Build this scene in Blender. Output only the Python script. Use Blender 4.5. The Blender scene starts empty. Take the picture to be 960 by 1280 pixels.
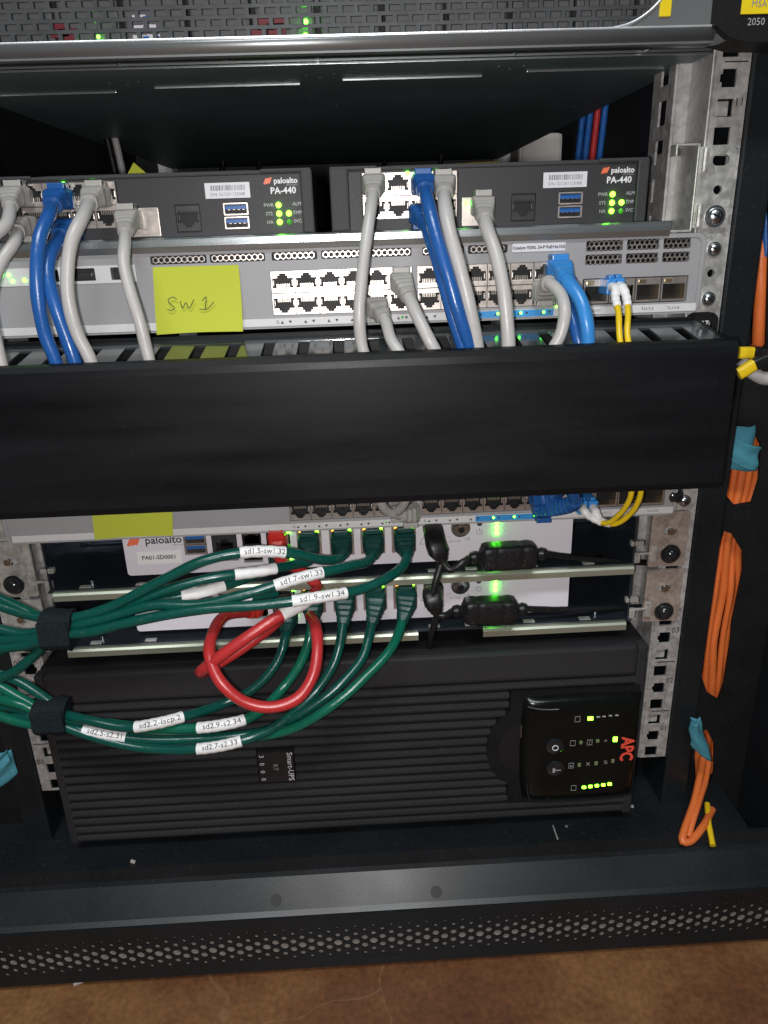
import bpy, bmesh, math, random
from mathutils import Vector, Matrix
random.seed(7)
S = 0.001                     # everything below is written in millimetres
SC = bpy.context.scene
COL = SC.collection

# ------------------------------------------------------------------ camera
FPX, PIT, ROL, YAW = 931.0, math.radians(20.6), math.radians(-1.92), math.radians(-1.86)
CAM = Vector((11.9, -471.3, 50.0))
_Rz = Matrix.Rotation(YAW, 3, 'Z')
_r, _f, _u = Vector((1,0,0)), Vector((0,math.cos(PIT),-math.sin(PIT))), Vector((0,math.sin(PIT),math.cos(PIT)))
_cr, _sr = math.cos(ROL), math.sin(ROL)
RIGHT = _Rz @ (_cr*_r + _sr*_u); FWD = _Rz @ _f; UP = _Rz @ (-_sr*_r + _cr*_u)
cd = bpy.data.cameras.new('camera'); cam = bpy.data.objects.new('camera', cd); COL.objects.link(cam)
M3 = Matrix((RIGHT, UP, -FWD)).transposed()
cam.matrix_world = Matrix.Translation(CAM*S) @ M3.to_4x4()
cd.sensor_fit = 'VERTICAL'; cd.sensor_height = 24.0; cd.lens = FPX/1280*24.0
cd.clip_start = 0.01; cd.clip_end = 50
SC.camera = cam

def at(px, py, Y):
    d = FWD*FPX + RIGHT*(px-480) - UP*(py-640)
    return CAM + d*((Y-CAM.y)/d.y)
def atz(px, py, Z):
    d = FWD*FPX + RIGHT*(px-480) - UP*(py-640)
    return CAM + d*((Z-CAM.z)/d.z)
def pix(p):
    v = p-CAM; d = v.dot(FWD)
    return 480+FPX*v.dot(RIGHT)/d, 640-FPX*v.dot(UP)/d

# ------------------------------------------------------------------ light
w = bpy.data.worlds.new('World'); SC.world = w; w.use_nodes = True
bg = w.node_tree.nodes['Background']; bg.inputs[0].default_value = (0.80, 0.90, 1.0, 1); bg.inputs[1].default_value = 0.075
def lamp(name, kind, loc, energy, color, size, target=None):
    l = bpy.data.lights.new(name, kind); l.energy = energy; l.color = color
    if kind == 'AREA': l.shape = 'RECTANGLE'; l.size = size[0]; l.size_y = size[1]
    else: l.shadow_soft_size = size
    o = bpy.data.objects.new(name, l); COL.objects.link(o); o.location = Vector(loc)*S
    if target is not None:
        o.rotation_euler = (Vector(target)-Vector(loc)).to_track_quat('-Z','Y').to_euler()
    return o
lamp('phone_flash', 'POINT', (-3, -474, 46), 6.4, (1.0, 0.962, 0.945), 0.006)
lamp('ceiling_lamp', 'AREA', (-200, -1500, 1900), 34.0, (0.93, 0.98, 1.0), (1.2, 0.3), (0, 0, -250))
SC.view_settings.view_transform = 'Standard'; SC.view_settings.look = 'None'
SC.view_settings.exposure = 0; SC.view_settings.gamma = 1
SC.cycles.max_bounces = 7
SC.cycles.sample_clamp_indirect = 3.0

# ------------------------------------------------------------------ materials
def mat(name, col, rough=0.5, metal=0.0, spec=0.5, var=0.12, scale=60.0, bump=0.0, bscale=900.0,
        rvar=0.1, dust=0.0, coat=0.0, stretch=None, alpha_col=None):
    m = bpy.data.materials.new(name); m.use_nodes = True
    nt = m.node_tree; N = nt.nodes; L = nt.links; b = N['Principled BSDF']
    tc = N.new('ShaderNodeTexCoord'); mp = N.new('ShaderNodeMapping'); L.new(tc.outputs['Object'], mp.inputs[0])
    if stretch: mp.inputs['Scale'].default_value = stretch
    n = N.new('ShaderNodeTexNoise'); n.inputs['Scale'].default_value = scale; n.inputs['Detail'].default_value = 6
    L.new(mp.outputs[0], n.inputs['Vector'])
    cr = N.new('ShaderNodeMix'); cr.data_type = 'RGBA'
    lo = [c*(1-var) for c in col]; hi = [min(1, c*(1+var)) for c in col]
    cr.inputs[6].default_value = (*lo, 1); cr.inputs[7].default_value = (*hi, 1)
    L.new(n.outputs['Fac'], cr.inputs[0]); out = cr.outputs[2]
    if dust > 0:
        n2 = N.new('ShaderNodeTexNoise'); n2.inputs['Scale'].default_value = 420; n2.inputs['Detail'].default_value = 3
        L.new(tc.outputs['Object'], n2.inputs['Vector'])
        rp = N.new('ShaderNodeValToRGB'); rp.color_ramp.elements[0].position = 0.60; rp.color_ramp.elements[1].position = 0.78
        L.new(n2.outputs['Fac'], rp.inputs[0])
        mu = N.new('ShaderNodeMath'); mu.operation = 'MULTIPLY'; mu.inputs[1].default_value = dust
        L.new(rp.outputs[0], mu.inputs[0])
        mx = N.new('ShaderNodeMix'); mx.data_type = 'RGBA'; mx.inputs[7].default_value = (0.32, 0.30, 0.27, 1)
        L.new(mu.outputs[0], mx.inputs[0]); L.new(out, mx.inputs[6]); out = mx.outputs[2]
    L.new(out, b.inputs['Base Color'])
    mr = N.new('ShaderNodeMapRange'); mr.inputs[3].default_value = max(0.02, rough-rvar); mr.inputs[4].default_value = min(1, rough+rvar)
    L.new(n.outputs['Fac'], mr.inputs[0]); L.new(mr.outputs[0], b.inputs['Roughness'])
    b.inputs['Metallic'].default_value = metal; b.inputs['Specular IOR Level'].default_value = spec
    b.inputs['Coat Weight'].default_value = coat; b.inputs['Coat Roughness'].default_value = 0.15
    if bump > 0:
        nb = N.new('ShaderNodeTexNoise'); nb.inputs['Scale'].default_value = bscale; nb.inputs['Detail'].default_value = 3
        L.new(mp.outputs[0], nb.inputs['Vector'])
        bu = N.new('ShaderNodeBump'); bu.inputs['Strength'].default_value = bump; bu.inputs['Distance'].default_value = 0.0004
        L.new(nb.outputs['Fac'], bu.inputs['Height']); L.new(bu.outputs[0], b.inputs['Normal'])
    return m
def emis(name, col, k, base=(0.02,0.02,0.02)):
    m = bpy.data.materials.new(name); m.use_nodes = True; b = m.node_tree.nodes['Principled BSDF']
    b.inputs['Base Color'].default_value = (*base, 1); b.inputs['Roughness'].default_value = 0.4
    b.inputs['Emission Color'].default_value = (*col, 1); b.inputs['Emission Strength'].default_value = k
    return m
def galv(name, col=(0.62,0.63,0.64), rough=0.42):
    m = bpy.data.materials.new(name); m.use_nodes = True; nt = m.node_tree; N = nt.nodes; L = nt.links; b = N['Principled BSDF']
    tc = N.new('ShaderNodeTexCoord')
    v = N.new('ShaderNodeTexVoronoi'); v.inputs['Scale'].default_value = 170; L.new(tc.outputs['Object'], v.inputs['Vector'])
    n = N.new('ShaderNodeTexNoise'); n.inputs['Scale'].default_value = 260; n.inputs['Detail'].default_value = 8; L.new(tc.outputs['Object'], n.inputs['Vector'])
    a = N.new('ShaderNodeMath'); a.operation = 'ADD'; L.new(n.outputs['Fac'], a.inputs[0])
    sep = N.new('ShaderNodeSeparateColor'); L.new(v.outputs['Color'], sep.inputs[0])
    sc = N.new('ShaderNodeMath'); sc.operation = 'MULTIPLY'; sc.inputs[1].default_value = 0.35; L.new(sep.outputs[0], sc.inputs[0]); L.new(sc.outputs[0], a.inputs[1])
    r = N.new('ShaderNodeValToRGB'); r.color_ramp.elements[0].position = 0.30; r.color_ramp.elements[1].position = 0.95
    r.color_ramp.elements[0].color = (col[0]*.55, col[1]*.55, col[2]*.55, 1); r.color_ramp.elements[1].color = (*col, 1)
    L.new(a.outputs[0], r.inputs[0]); L.new(r.outputs[0], b.inputs['Base Color'])
    mr = N.new('ShaderNodeMapRange'); mr.inputs[3].default_value = rough-.1; mr.inputs[4].default_value = rough+.18
    L.new(a.outputs[0], mr.inputs[0]); L.new(mr.outputs[0], b.inputs['Roughness'])
    b.inputs['Metallic'].default_value = 0.6
    bu = N.new('ShaderNodeBump'); bu.inputs['Strength'].default_value = 0.25; bu.inputs['Distance'].default_value = 0.0003
    L.new(n.outputs['Fac'], bu.inputs['Height']); L.new(bu.outputs[0], b.inputs['Normal'])
    return m

MT = dict(
 black_cover = mat('black_cover', (0.0055,0.006,0.0072), 0.40, spec=0.18, rvar=0.24, var=0.7, scale=14, bump=0.15, bscale=1500, dust=0.012, stretch=(0.5,1,4)),
 black_gloss = mat('black_gloss', (0.012,0.014,0.016), 0.16, spec=0.6, var=0.3, scale=30, dust=0.03, rvar=0.08),
 black_matte = mat('black_matte', (0.008,0.008,0.009), 0.6, spec=0.2, var=0.4, scale=40, dust=0.03),
 black_paint = mat('black_paint', (0.010,0.012,0.014), 0.34, spec=0.28, var=0.5, scale=18, bump=0.12, bscale=1200, dust=0.045),
 black_rib = mat('black_rib', (0.022,0.022,0.0245), 0.5, spec=0.3, var=0.35, scale=25, bump=0.2, bscale=1800, dust=0.06, stretch=(0.25,1,1)),
 panel_gloss = mat('panel_gloss', (0.004,0.005,0.0045), 0.2, spec=0.25, var=0.3, scale=30),
 pa_plastic = mat('pa_plastic', (0.032,0.031,0.034), 0.55, spec=0.4, var=0.3, scale=500, bump=0.5, bscale=1900),
 pa_face = mat('pa_face', (0.026,0.025,0.028), 0.5, spec=0.4, var=0.25, scale=900, bump=0.25, bscale=2500),
 switch_grey = mat('switch_grey', (0.30,0.30,0.31), 0.5, spec=0.4, var=0.10, scale=35, bump=0.12, bscale=2200, dust=0.03),
 switch_strip = mat('switch_strip', (0.60,0.60,0.60), 0.5, var=0.12, scale=800),
 chassis_dark = mat('chassis_dark', (0.05,0.055,0.06), 0.35, metal=0.6, var=0.3, scale=20),
 under = mat('under', (0.115,0.155,0.158), 0.5, metal=0.0, spec=0.5, var=0.35, scale=9, dust=0.02),
 steel = mat('steel', (0.46,0.50,0.51), 0.27, metal=0.9, var=0.2, scale=40, stretch=(0.15,1,6), bump=0.06),
 steel_dark = mat('steel_dark', (0.065,0.08,0.10), 0.28, metal=0.75, var=0.3, scale=14, dust=0.015),
 shield = mat('shield', (0.56,0.51,0.47), 0.36, metal=0.85, var=0.15, scale=200, rvar=0.12),
 lip_olive = mat('lip_olive', (0.42,0.45,0.36), 0.36, metal=0.7, var=0.15, scale=70, stretch=(0.2,1,5)),
 hole_dark = mat('hole_dark', (0.010,0.010,0.011), 0.5, spec=0.3),
 port_dark = mat('port_dark', (0.030,0.030,0.032), 0.35, spec=0.5),
 gold = mat('gold', (0.75,0.60,0.36), 0.3, metal=1.0),
 finger = mat('finger', (0.036,0.043,0.047), 0.13, spec=0.95, var=0.3, scale=30, dust=0.02, rvar=0.06),
 pin = mat('pin', (0.62,0.58,0.52), 0.3, metal=0.9),
 pale_beige = mat('pale_beige', (0.42,0.38,0.35), 0.6, var=0.25, scale=60),
 clear = mat('clear', (0.45,0.47,0.48), 0.18, spec=0.7),
 white_face = mat('white_face', (0.66,0.63,0.68), 0.45, var=0.04, scale=25, dust=0.015),
 white_tag = mat('white_tag', (0.78,0.78,0.78), 0.42, var=0.04, scale=90),
 sticker = mat('sticker', (0.62,0.62,0.66), 0.4, var=0.04),
 note = mat('note', (0.46,0.51,0.05), 0.7, spec=0.2, var=0.05, scale=30),
 ink = mat('ink', (0.10,0.11,0.05), 0.7, var=0.3, scale=300),
 ink_dark = mat('ink_dark', (0.03,0.03,0.04), 0.6),
 ink_grey = mat('ink_grey', (0.20,0.20,0.22), 0.6),
 print_white = mat('print_white', (0.75,0.75,0.78), 0.5),
 print_grey = mat('print_grey', (0.33,0.33,0.35), 0.5),
 print_red = mat('print_red', (0.75,0.08,0.05), 0.45),
 print_orange = mat('print_orange', (0.78,0.16,0.07), 0.45),
 cable_white = mat('cable_white', (0.43,0.42,0.41), 0.38, var=0.07, scale=45, bump=0.45, bscale=210, dust=0.05),
 boot_white = mat('boot_white', (0.34,0.33,0.31), 0.42, var=0.07, scale=60),
 cable_blue = mat('cable_blue', (0.014,0.088,0.31), 0.28, var=0.18, scale=40, bump=0.45, bscale=210, dust=0.10),
 boot_blue = mat('boot_blue', (0.012,0.080,0.28), 0.34, var=0.15, scale=40),
 cable_sky = mat('cable_sky', (0.035,0.22,0.56), 0.3, var=0.12, scale=40, bump=0.45, bscale=210, dust=0.10),
 cable_green = mat('cable_green', (0.002,0.062,0.048), 0.27, var=0.18, scale=30, rvar=0.06, bump=0.45, bscale=210, dust=0.10),
 cable_mint = mat('cable_mint', (0.003,0.105,0.062), 0.27, var=0.15, scale=30, bump=0.45, bscale=210, dust=0.10),
 boot_green = mat('boot_green', (0.004,0.046,0.040), 0.42, var=0.15, scale=40),
 cable_red = mat('cable_red', (0.42,0.026,0.028), 0.32, var=0.12, scale=40, bump=0.45, bscale=210, dust=0.10),
 boot_red = mat('boot_red', (0.55,0.03,0.02), 0.4, var=0.12, scale=40),
 cable_yellow = mat('cable_yellow', (0.72,0.50,0.012), 0.35, var=0.08, scale=40, bump=0.45, bscale=210, dust=0.10),
 cable_orange = mat('cable_orange', (0.68,0.155,0.035), 0.42, var=0.14, scale=40, bump=0.45, bscale=210, dust=0.10),
 cable_black = mat('cable_black', (0.009,0.009,0.010), 0.40, spec=0.35, var=0.3, scale=60, bump=0.45, bscale=210, dust=0.10),
 velcro = mat('velcro', (0.012,0.017,0.019), 0.95, spec=0.1, var=0.6, scale=600, bump=1.0, bscale=1400),
 velcro_blue = mat('velcro_blue', (0.060,0.235,0.300), 0.85, spec=0.2, var=0.12, scale=300, bump=0.8, bscale=1500),
 usb_blue = mat('usb_blue', (0.02,0.11,0.36), 0.35),
 strip_blue = mat('strip_blue', (0.03,0.27,0.62), 0.5, var=0.06),
 bezel_highlight = mat('bezel_highlight', (0.62,0.63,0.65), 0.3, metal=0.7),  # brighter metal that paints the highlight along the bezel edges
 bezel_metal = mat('bezel_metal', (0.25,0.26,0.265), 0.36, metal=0.7, var=0.15, scale=30, stretch=(0.3,1,1)),
 grille_metal = mat('grille_metal', (0.075,0.08,0.083), 0.42, metal=0.5, var=0.3, scale=60),
 drive_grey = mat('drive_grey', (0.09,0.09,0.095), 0.5),
 maroon = mat('maroon', (0.16,0.02,0.03), 0.45),
 label_yellow = mat('label_yellow', (0.72,0.55,0.01), 0.4),
 rail = galv('rail', (0.62,0.61,0.60), 0.45),
 bracket = galv('bracket', (0.66,0.66,0.62), 0.32),
 bracket_reflect = galv('bracket_reflect', (0.58,0.50,0.44), 0.30),  # galvanised steel with a reddish reflection put into its colour
 screw = mat('screw', (0.55,0.58,0.60), 0.25, metal=1.0),
 led_green = emis('led_green', (0.08,1.0,0.02), 26.0),
 led_lime = emis('led_lime', (0.16,1.0,0.015), 22.0),
 led_dim = emis('led_dim', (0.10,0.8,0.03), 0.35, (0.03,0.10,0.02)),
 led_amber = emis('led_amber', (1.0,0.42,0.03), 3.5),
 led_off = mat('led_off', (0.16,0.20,0.10), 0.3),
)

# ------------------------------------------------------------------ mesh helpers
class MB:
    def __init__(s): s.v=[]; s.f=[]; s.m=[]; s.sm=[]; s.mats=[]
    def mi(s, m):
        if m not in s.mats: s.mats.append(m)
        return s.mats.index(m)
    def add(s, vs, fs, m, smooth=False, X=None):
        o=len(s.v); k=s.mi(m)
        for v in vs:
            v=Vector(v)
            if X is not None: v = X @ v
            s.v.append(v*S)
        for f in fs: s.f.append([i+o for i in f]); s.m.append(k); s.sm.append(smooth)
        return s
    def box(s, x0,x1,y0,y1,z0,z1, m, b=0.0, X=None):
        if x1<x0: x0,x1=x1,x0
        if y1<y0: y0,y1=y1,y0
        if z1<z0: z0,z1=z1,z0
        b=min(b, (x1-x0)*.45, (y1-y0)*.45, (z1-z0)*.45)
        if b<=0:
            vs=[(x,y,z) for z in (z0,z1) for y in (y0,y1) for x in (x0,x1)]
            return s.add(vs, [(0,2,3,1),(4,5,7,6),(0,1,5,4),(2,6,7,3),(0,4,6,2),(1,3,7,5)], m, X=X)
        bm=bmesh.new(); bmesh.ops.create_cube(bm, size=1)
        for v in bm.verts: v.co=Vector(((x0+x1)/2+v.co.x*(x1-x0),(y0+y1)/2+v.co.y*(y1-y0),(z0+z1)/2+v.co.z*(z1-z0)))
        bmesh.ops.bevel(bm, geom=bm.edges[:], offset=b, segments=2, profile=0.6, affect='EDGES')
        bm.verts.index_update()
        s.add([v.co.copy() for v in bm.verts], [[v.index for v in f.verts] for f in bm.faces], m, X=X); bm.free(); return s
    def cyl(s, c, axis, r, h, m, n=16, r2=None, X=None, smooth=True):
        c=Vector(c); a=Vector(axis).normalized(); t=a.orthogonal().normalized(); u=a.cross(t)
        r2 = r if r2 is None else r2
        vs=[]; 
        for k,(rr,hh) in enumerate(((r,0),(r2,h))):
            for i in range(n):
                an=2*math.pi*i/n; vs.append(c+a*hh+(t*math.cos(an)+u*math.sin(an))*rr)
        s.add(vs, [(i,(i+1)%n,n+(i+1)%n,n+i) for i in range(n)], m, smooth, X)
        s.add(vs[:n], [list(range(n))[::-1]], m, False, X); s.add(vs[n:], [list(range(n))], m, False, X); return s
    def dome(s, c, axis, r, h, m, n=14, k=4, X=None):
        c=Vector(c); a=Vector(axis).normalized(); t=a.orthogonal().normalized(); u=a.cross(t)
        vs=[];fs=[]
        for j in range(k):
            th=j/k*math.pi/2
            for i in range(n):
                an=2*math.pi*i/n; vs.append(c+a*h*math.sin(th)+(t*math.cos(an)+u*math.sin(an))*r*math.cos(th))
        vs.append(c+a*h)
        for j in range(k-1):
            for i in range(n): fs.append((j*n+i, j*n+(i+1)%n, (j+1)*n+(i+1)%n, (j+1)*n+i))
        for i in range(n): fs.append(((k-1)*n+i,(k-1)*n+(i+1)%n,k*n))
        return s.add(vs,fs,m,True,X)
    def prism(s, prof, x0, x1, m, smooth=False, X=None):     # closed (y,z) profile extruded along x
        n=len(prof); vs=[(x0,y,z) for y,z in prof]+[(x1,y,z) for y,z in prof]
        s.add(vs, [(i,(i+1)%n,n+(i+1)%n,n+i) for i in range(n)]+[list(range(n))[::-1], list(range(n,2*n))], m, smooth, X); return s
    def sheet(s, pts, th, x0, x1, m):                        # open (y,z) polyline of sheet metal with thickness, extruded along x
        n=len(pts); up=[]; 
        for i,(y,z) in enumerate(pts):
            a=Vector(pts[max(0,i-1)]); b=Vector(pts[min(n-1,i+1)]); d=(b-a).normalized(); up.append((y-d.y*th, z+d.x*th))
        return s.prism(list(pts)+up[::-1], x0, x1, m)
    def plate(s, outer, holes, y0, th, m, X=None, wall=None):          # (x,z) outlines; front at y0, back at y0+th
        bm=bmesh.new(); es=[]
        for loop in [outer]+holes:
            vv=[bm.verts.new((x,y0,z)) for x,z in loop]
            for i in range(len(vv)): es.append(bm.edges.new((vv[i],vv[(i+1)%len(vv)])))
        r=bmesh.ops.triangle_fill(bm, edges=es, use_beauty=True, normal=(0,-1,0))
        bm.verts.index_update()
        vs=[v.co.copy() for v in bm.verts]; fs=[]
        for f in bm.faces:
            idx=[v.index for v in f.verts]
            if f.normal.y>0: idx=idx[::-1]
            fs.append(idx)
        nv=len(vs); bm.free()
        s.add(vs,fs,m,False,X); s.add([v+Vector((0,th,0)) for v in vs],[f[::-1] for f in fs],m,False,X)
        for li,loop in enumerate([outer]+holes):
            n=len(loop); q=[(x,y0,z) for x,z in loop]+[(x,y0+th,z) for x,z in loop]
            s.add(q,[(i,(i+1)%n,n+(i+1)%n,n+i) for i in range(n)], m if li==0 or wall is None else wall, False, X)
        return s
    def loft(s, pts, frames, secs, m, n=16, smooth=True, cap=True):    # secs: (half width, half height, power)
        vs=[];fs=[]
        for p,(t,u,v),(hw,hh,pw) in zip(pts,frames,secs):
            for i in range(n):
                an=2*math.pi*(i+.5)/n; c,q=math.cos(an),math.sin(an)
                cx=math.copysign(abs(c)**(2/pw),c)*hw; cz=math.copysign(abs(q)**(2/pw),q)*hh
                vs.append(p+u*cx+v*cz)
        K=len(pts)
        for j in range(K-1):
            for i in range(n): fs.append((j*n+i, j*n+(i+1)%n, (j+1)*n+(i+1)%n, (j+1)*n+i))
        s.add(vs,fs,m,smooth)
        if cap: s.add(vs[:n],[list(range(n))],m); s.add(vs[-n:],[list(range(n))[::-1]],m)
        return s
    def ico(s,c,r,m): return s.dome(c,(0,-1,0),r,r,m)
    def mesh(s, name):
        me=bpy.data.meshes.new(name); me.from_pydata([tuple(v) for v in s.v],[],s.f)
        for m in s.mats: me.materials.append(MT[m])
        me.polygons.foreach_set('material_index', s.m); me.polygons.foreach_set('use_smooth', s.sm)
        bm=bmesh.new(); bm.from_mesh(me); bmesh.ops.recalc_face_normals(bm, faces=bm.faces[:]); bm.to_mesh(me); bm.free()
        me.update(); return me
    def build(s, name, parent=None, loc=None, label=None):
        o=bpy.data.objects.new(name, s.mesh(name)); COL.objects.link(o)
        if parent is not None: o.parent=parent
        if loc is not None: o.location=Vector(loc)*S
        if label: o['label']=label
        return o
def thing(name, label, cat, loc=(0,0,0), group=None):
    o=bpy.data.objects.new(name,None); o.empty_display_size=0.01; COL.objects.link(o); o.location=Vector(loc)*S
    o['label']=label; o['category']=cat
    if group: o['group']=group
    return o
def tag(o,label,cat,group=None):
    o['label']=label; o['category']=cat
    if group: o['group']=group
    return o
def struct(o): o['kind']='structure'; return o
def inst(me, name, parent, loc, rot=None):
    o=bpy.data.objects.new(name, me); COL.objects.link(o); o.parent=parent; o.location=Vector(loc)*S
    if rot: o.rotation_euler=rot
    return o
def copy_tree(o, parent=None, off=None):
    c=o.copy(); COL.objects.link(c); c.parent=parent
    if off is not None: c.location=o.location+Vector(off)*S
    for ch in list(o.children): copy_tree(ch,c)
    return c
def text_verts(txt, size, align='CENTER', extr=0.0):
    cu=bpy.data.curves.new('t','FONT'); cu.body=txt; cu.size=size; cu.align_x=align; cu.align_y='CENTER'; cu.resolution_u=2
    ob=bpy.data.objects.new('t',cu); me=bpy.data.meshes.new_from_object(ob)
    vs=[v.co.copy() for v in me.vertices]; fs=[list(p.vertices) for p in me.polygons]
    bpy.data.objects.remove(ob); bpy.data.curves.remove(cu); bpy.data.meshes.remove(me)
    return vs,fs
def put_text(mb, txt, x, y, z, size, m, rot=0.0, align='CENTER', bold=0.0, sx=1.0):   # in the x-z plane, facing -y
    vs,fs=text_verts(txt,size,align); c,q=math.cos(rot),math.sin(rot)
    offs=[(0,0)] if not bold else [(-bold,0),(bold,0),(0,bold),(0,-bold)]
    for k,(ox,oz) in enumerate(offs):
        mb.add([(x+(v.x*sx*c-v.y*q)+ox, y-0.02*k, z+(v.x*sx*q+v.y*c)+oz) for v in vs], fs, m)
    return mb
def rrect(x0,x1,z0,z1,r,n=4):
    out=[]
    for cx,cz,a0 in ((x1-r,z1-r,0),(x0+r,z1-r,90),(x0+r,z0+r,180),(x1-r,z0+r,270)):
        for i in range(n+1):
            a=math.radians(a0+90*i/n); out.append((cx+r*math.cos(a),cz+r*math.sin(a)))
    return out
def circ(x,z,r,n=12): return [(x+r*math.cos(2*math.pi*i/n), z+r*math.sin(2*math.pi*i/n)) for i in range(n)]
def perf(mb, x0, z0, nx, nz, p, rad, y, th, m, wall=None):     # staggered plate: hexagonal cells, each with a round hole
    for j in range(nz):
        for i in range(nx):
            cx=x0+(i+(0.5 if j%2 else 0))*p; cz=z0+j*p*math.sqrt(3)/2
            r = rad(i,j) if callable(rad) else rad
            R=p/math.sqrt(3); out=[]; inn=[]
            for k in range(12):
                a=math.pi/6*k+math.pi/6; d = R if k%2==0 else R*math.cos(math.pi/6)
                out.append((cx+d*math.cos(a),cz+d*math.sin(a))); inn.append((cx+r*math.cos(a),cz+r*math.sin(a)))
            vs=[(a,y,b) for a,b in out]+[(a,y,b) for a,b in inn]+[(a,y+th,b) for a,b in inn]
            mb.add(vs,[(k,(k+1)%12,12+(k+1)%12,12+k) for k in range(12)],m)
            mb.add(vs,[(12+k,12+(k+1)%12,24+(k+1)%12,24+k) for k in range(12)],wall or m)
    return mb

# ------------------------------------------------------------------ paths
def smooth_path(ctrl, step=1.6):
    P=[Vector(c) for c in ctrl]; P=[P[0]*2-P[1]]+P+[P[-1]*2-P[-2]]; out=[]
    for i in range(1,len(P)-2):
        a,b,c,d=P[i-1:i+3]; n=max(2,int((c-b).length/step))
        t01=max(1e-3,(b-a).length**.5); t12=max(1e-3,(c-b).length**.5); t23=max(1e-3,(d-c).length**.5)
        m1=(c-b)+t12*((b-a)/t01-(c-a)/(t01+t12)); m2=(c-b)+t12*((d-c)/t23-(d-b)/(t12+t23))
        for k in range(n):
            t=k/n; out.append(b*(2*t**3-3*t*t+1)+m1*(t**3-2*t*t+t)+c*(-2*t**3+3*t*t)+m2*(t**3-t*t))
    out.append(P[-2]); return out
def frames(pts, up=Vector((0,0,1))):
    fr=[]; u=None
    for i,p in enumerate(pts):
        t=(pts[min(i+1,len(pts)-1)]-pts[max(i-1,0)]).normalized()
        if u is None:
            u=t.cross(up)
            if u.length<1e-3: u=Vector((1,0,0))
            u.normalize()
        else: u=(u-t*u.dot(t)).normalized()
        fr.append((t,u,u.cross(t)))
    return fr
def tube(mb, pts, r, m, n=12):
    ph=(pts[0].x*7.3+pts[-1].z*3.1)%6.28; L_=len(pts)
    return mb.loft(pts, frames(pts), [(r*(1+.025*math.sin(i*.9+ph)+.015*math.sin(i*.37)), r*(1+.025*math.sin(i*.7+ph*2)), 2) for i in range(L_)], m, n)
def arclen(pts):
    s=[0]
    for a,b in zip(pts,pts[1:]): s.append(s[-1]+(b-a).length)
    return s
def thin(pts, k=2): return pts[::k]+([pts[-1]] if (len(pts)-1)%k else [])

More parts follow.
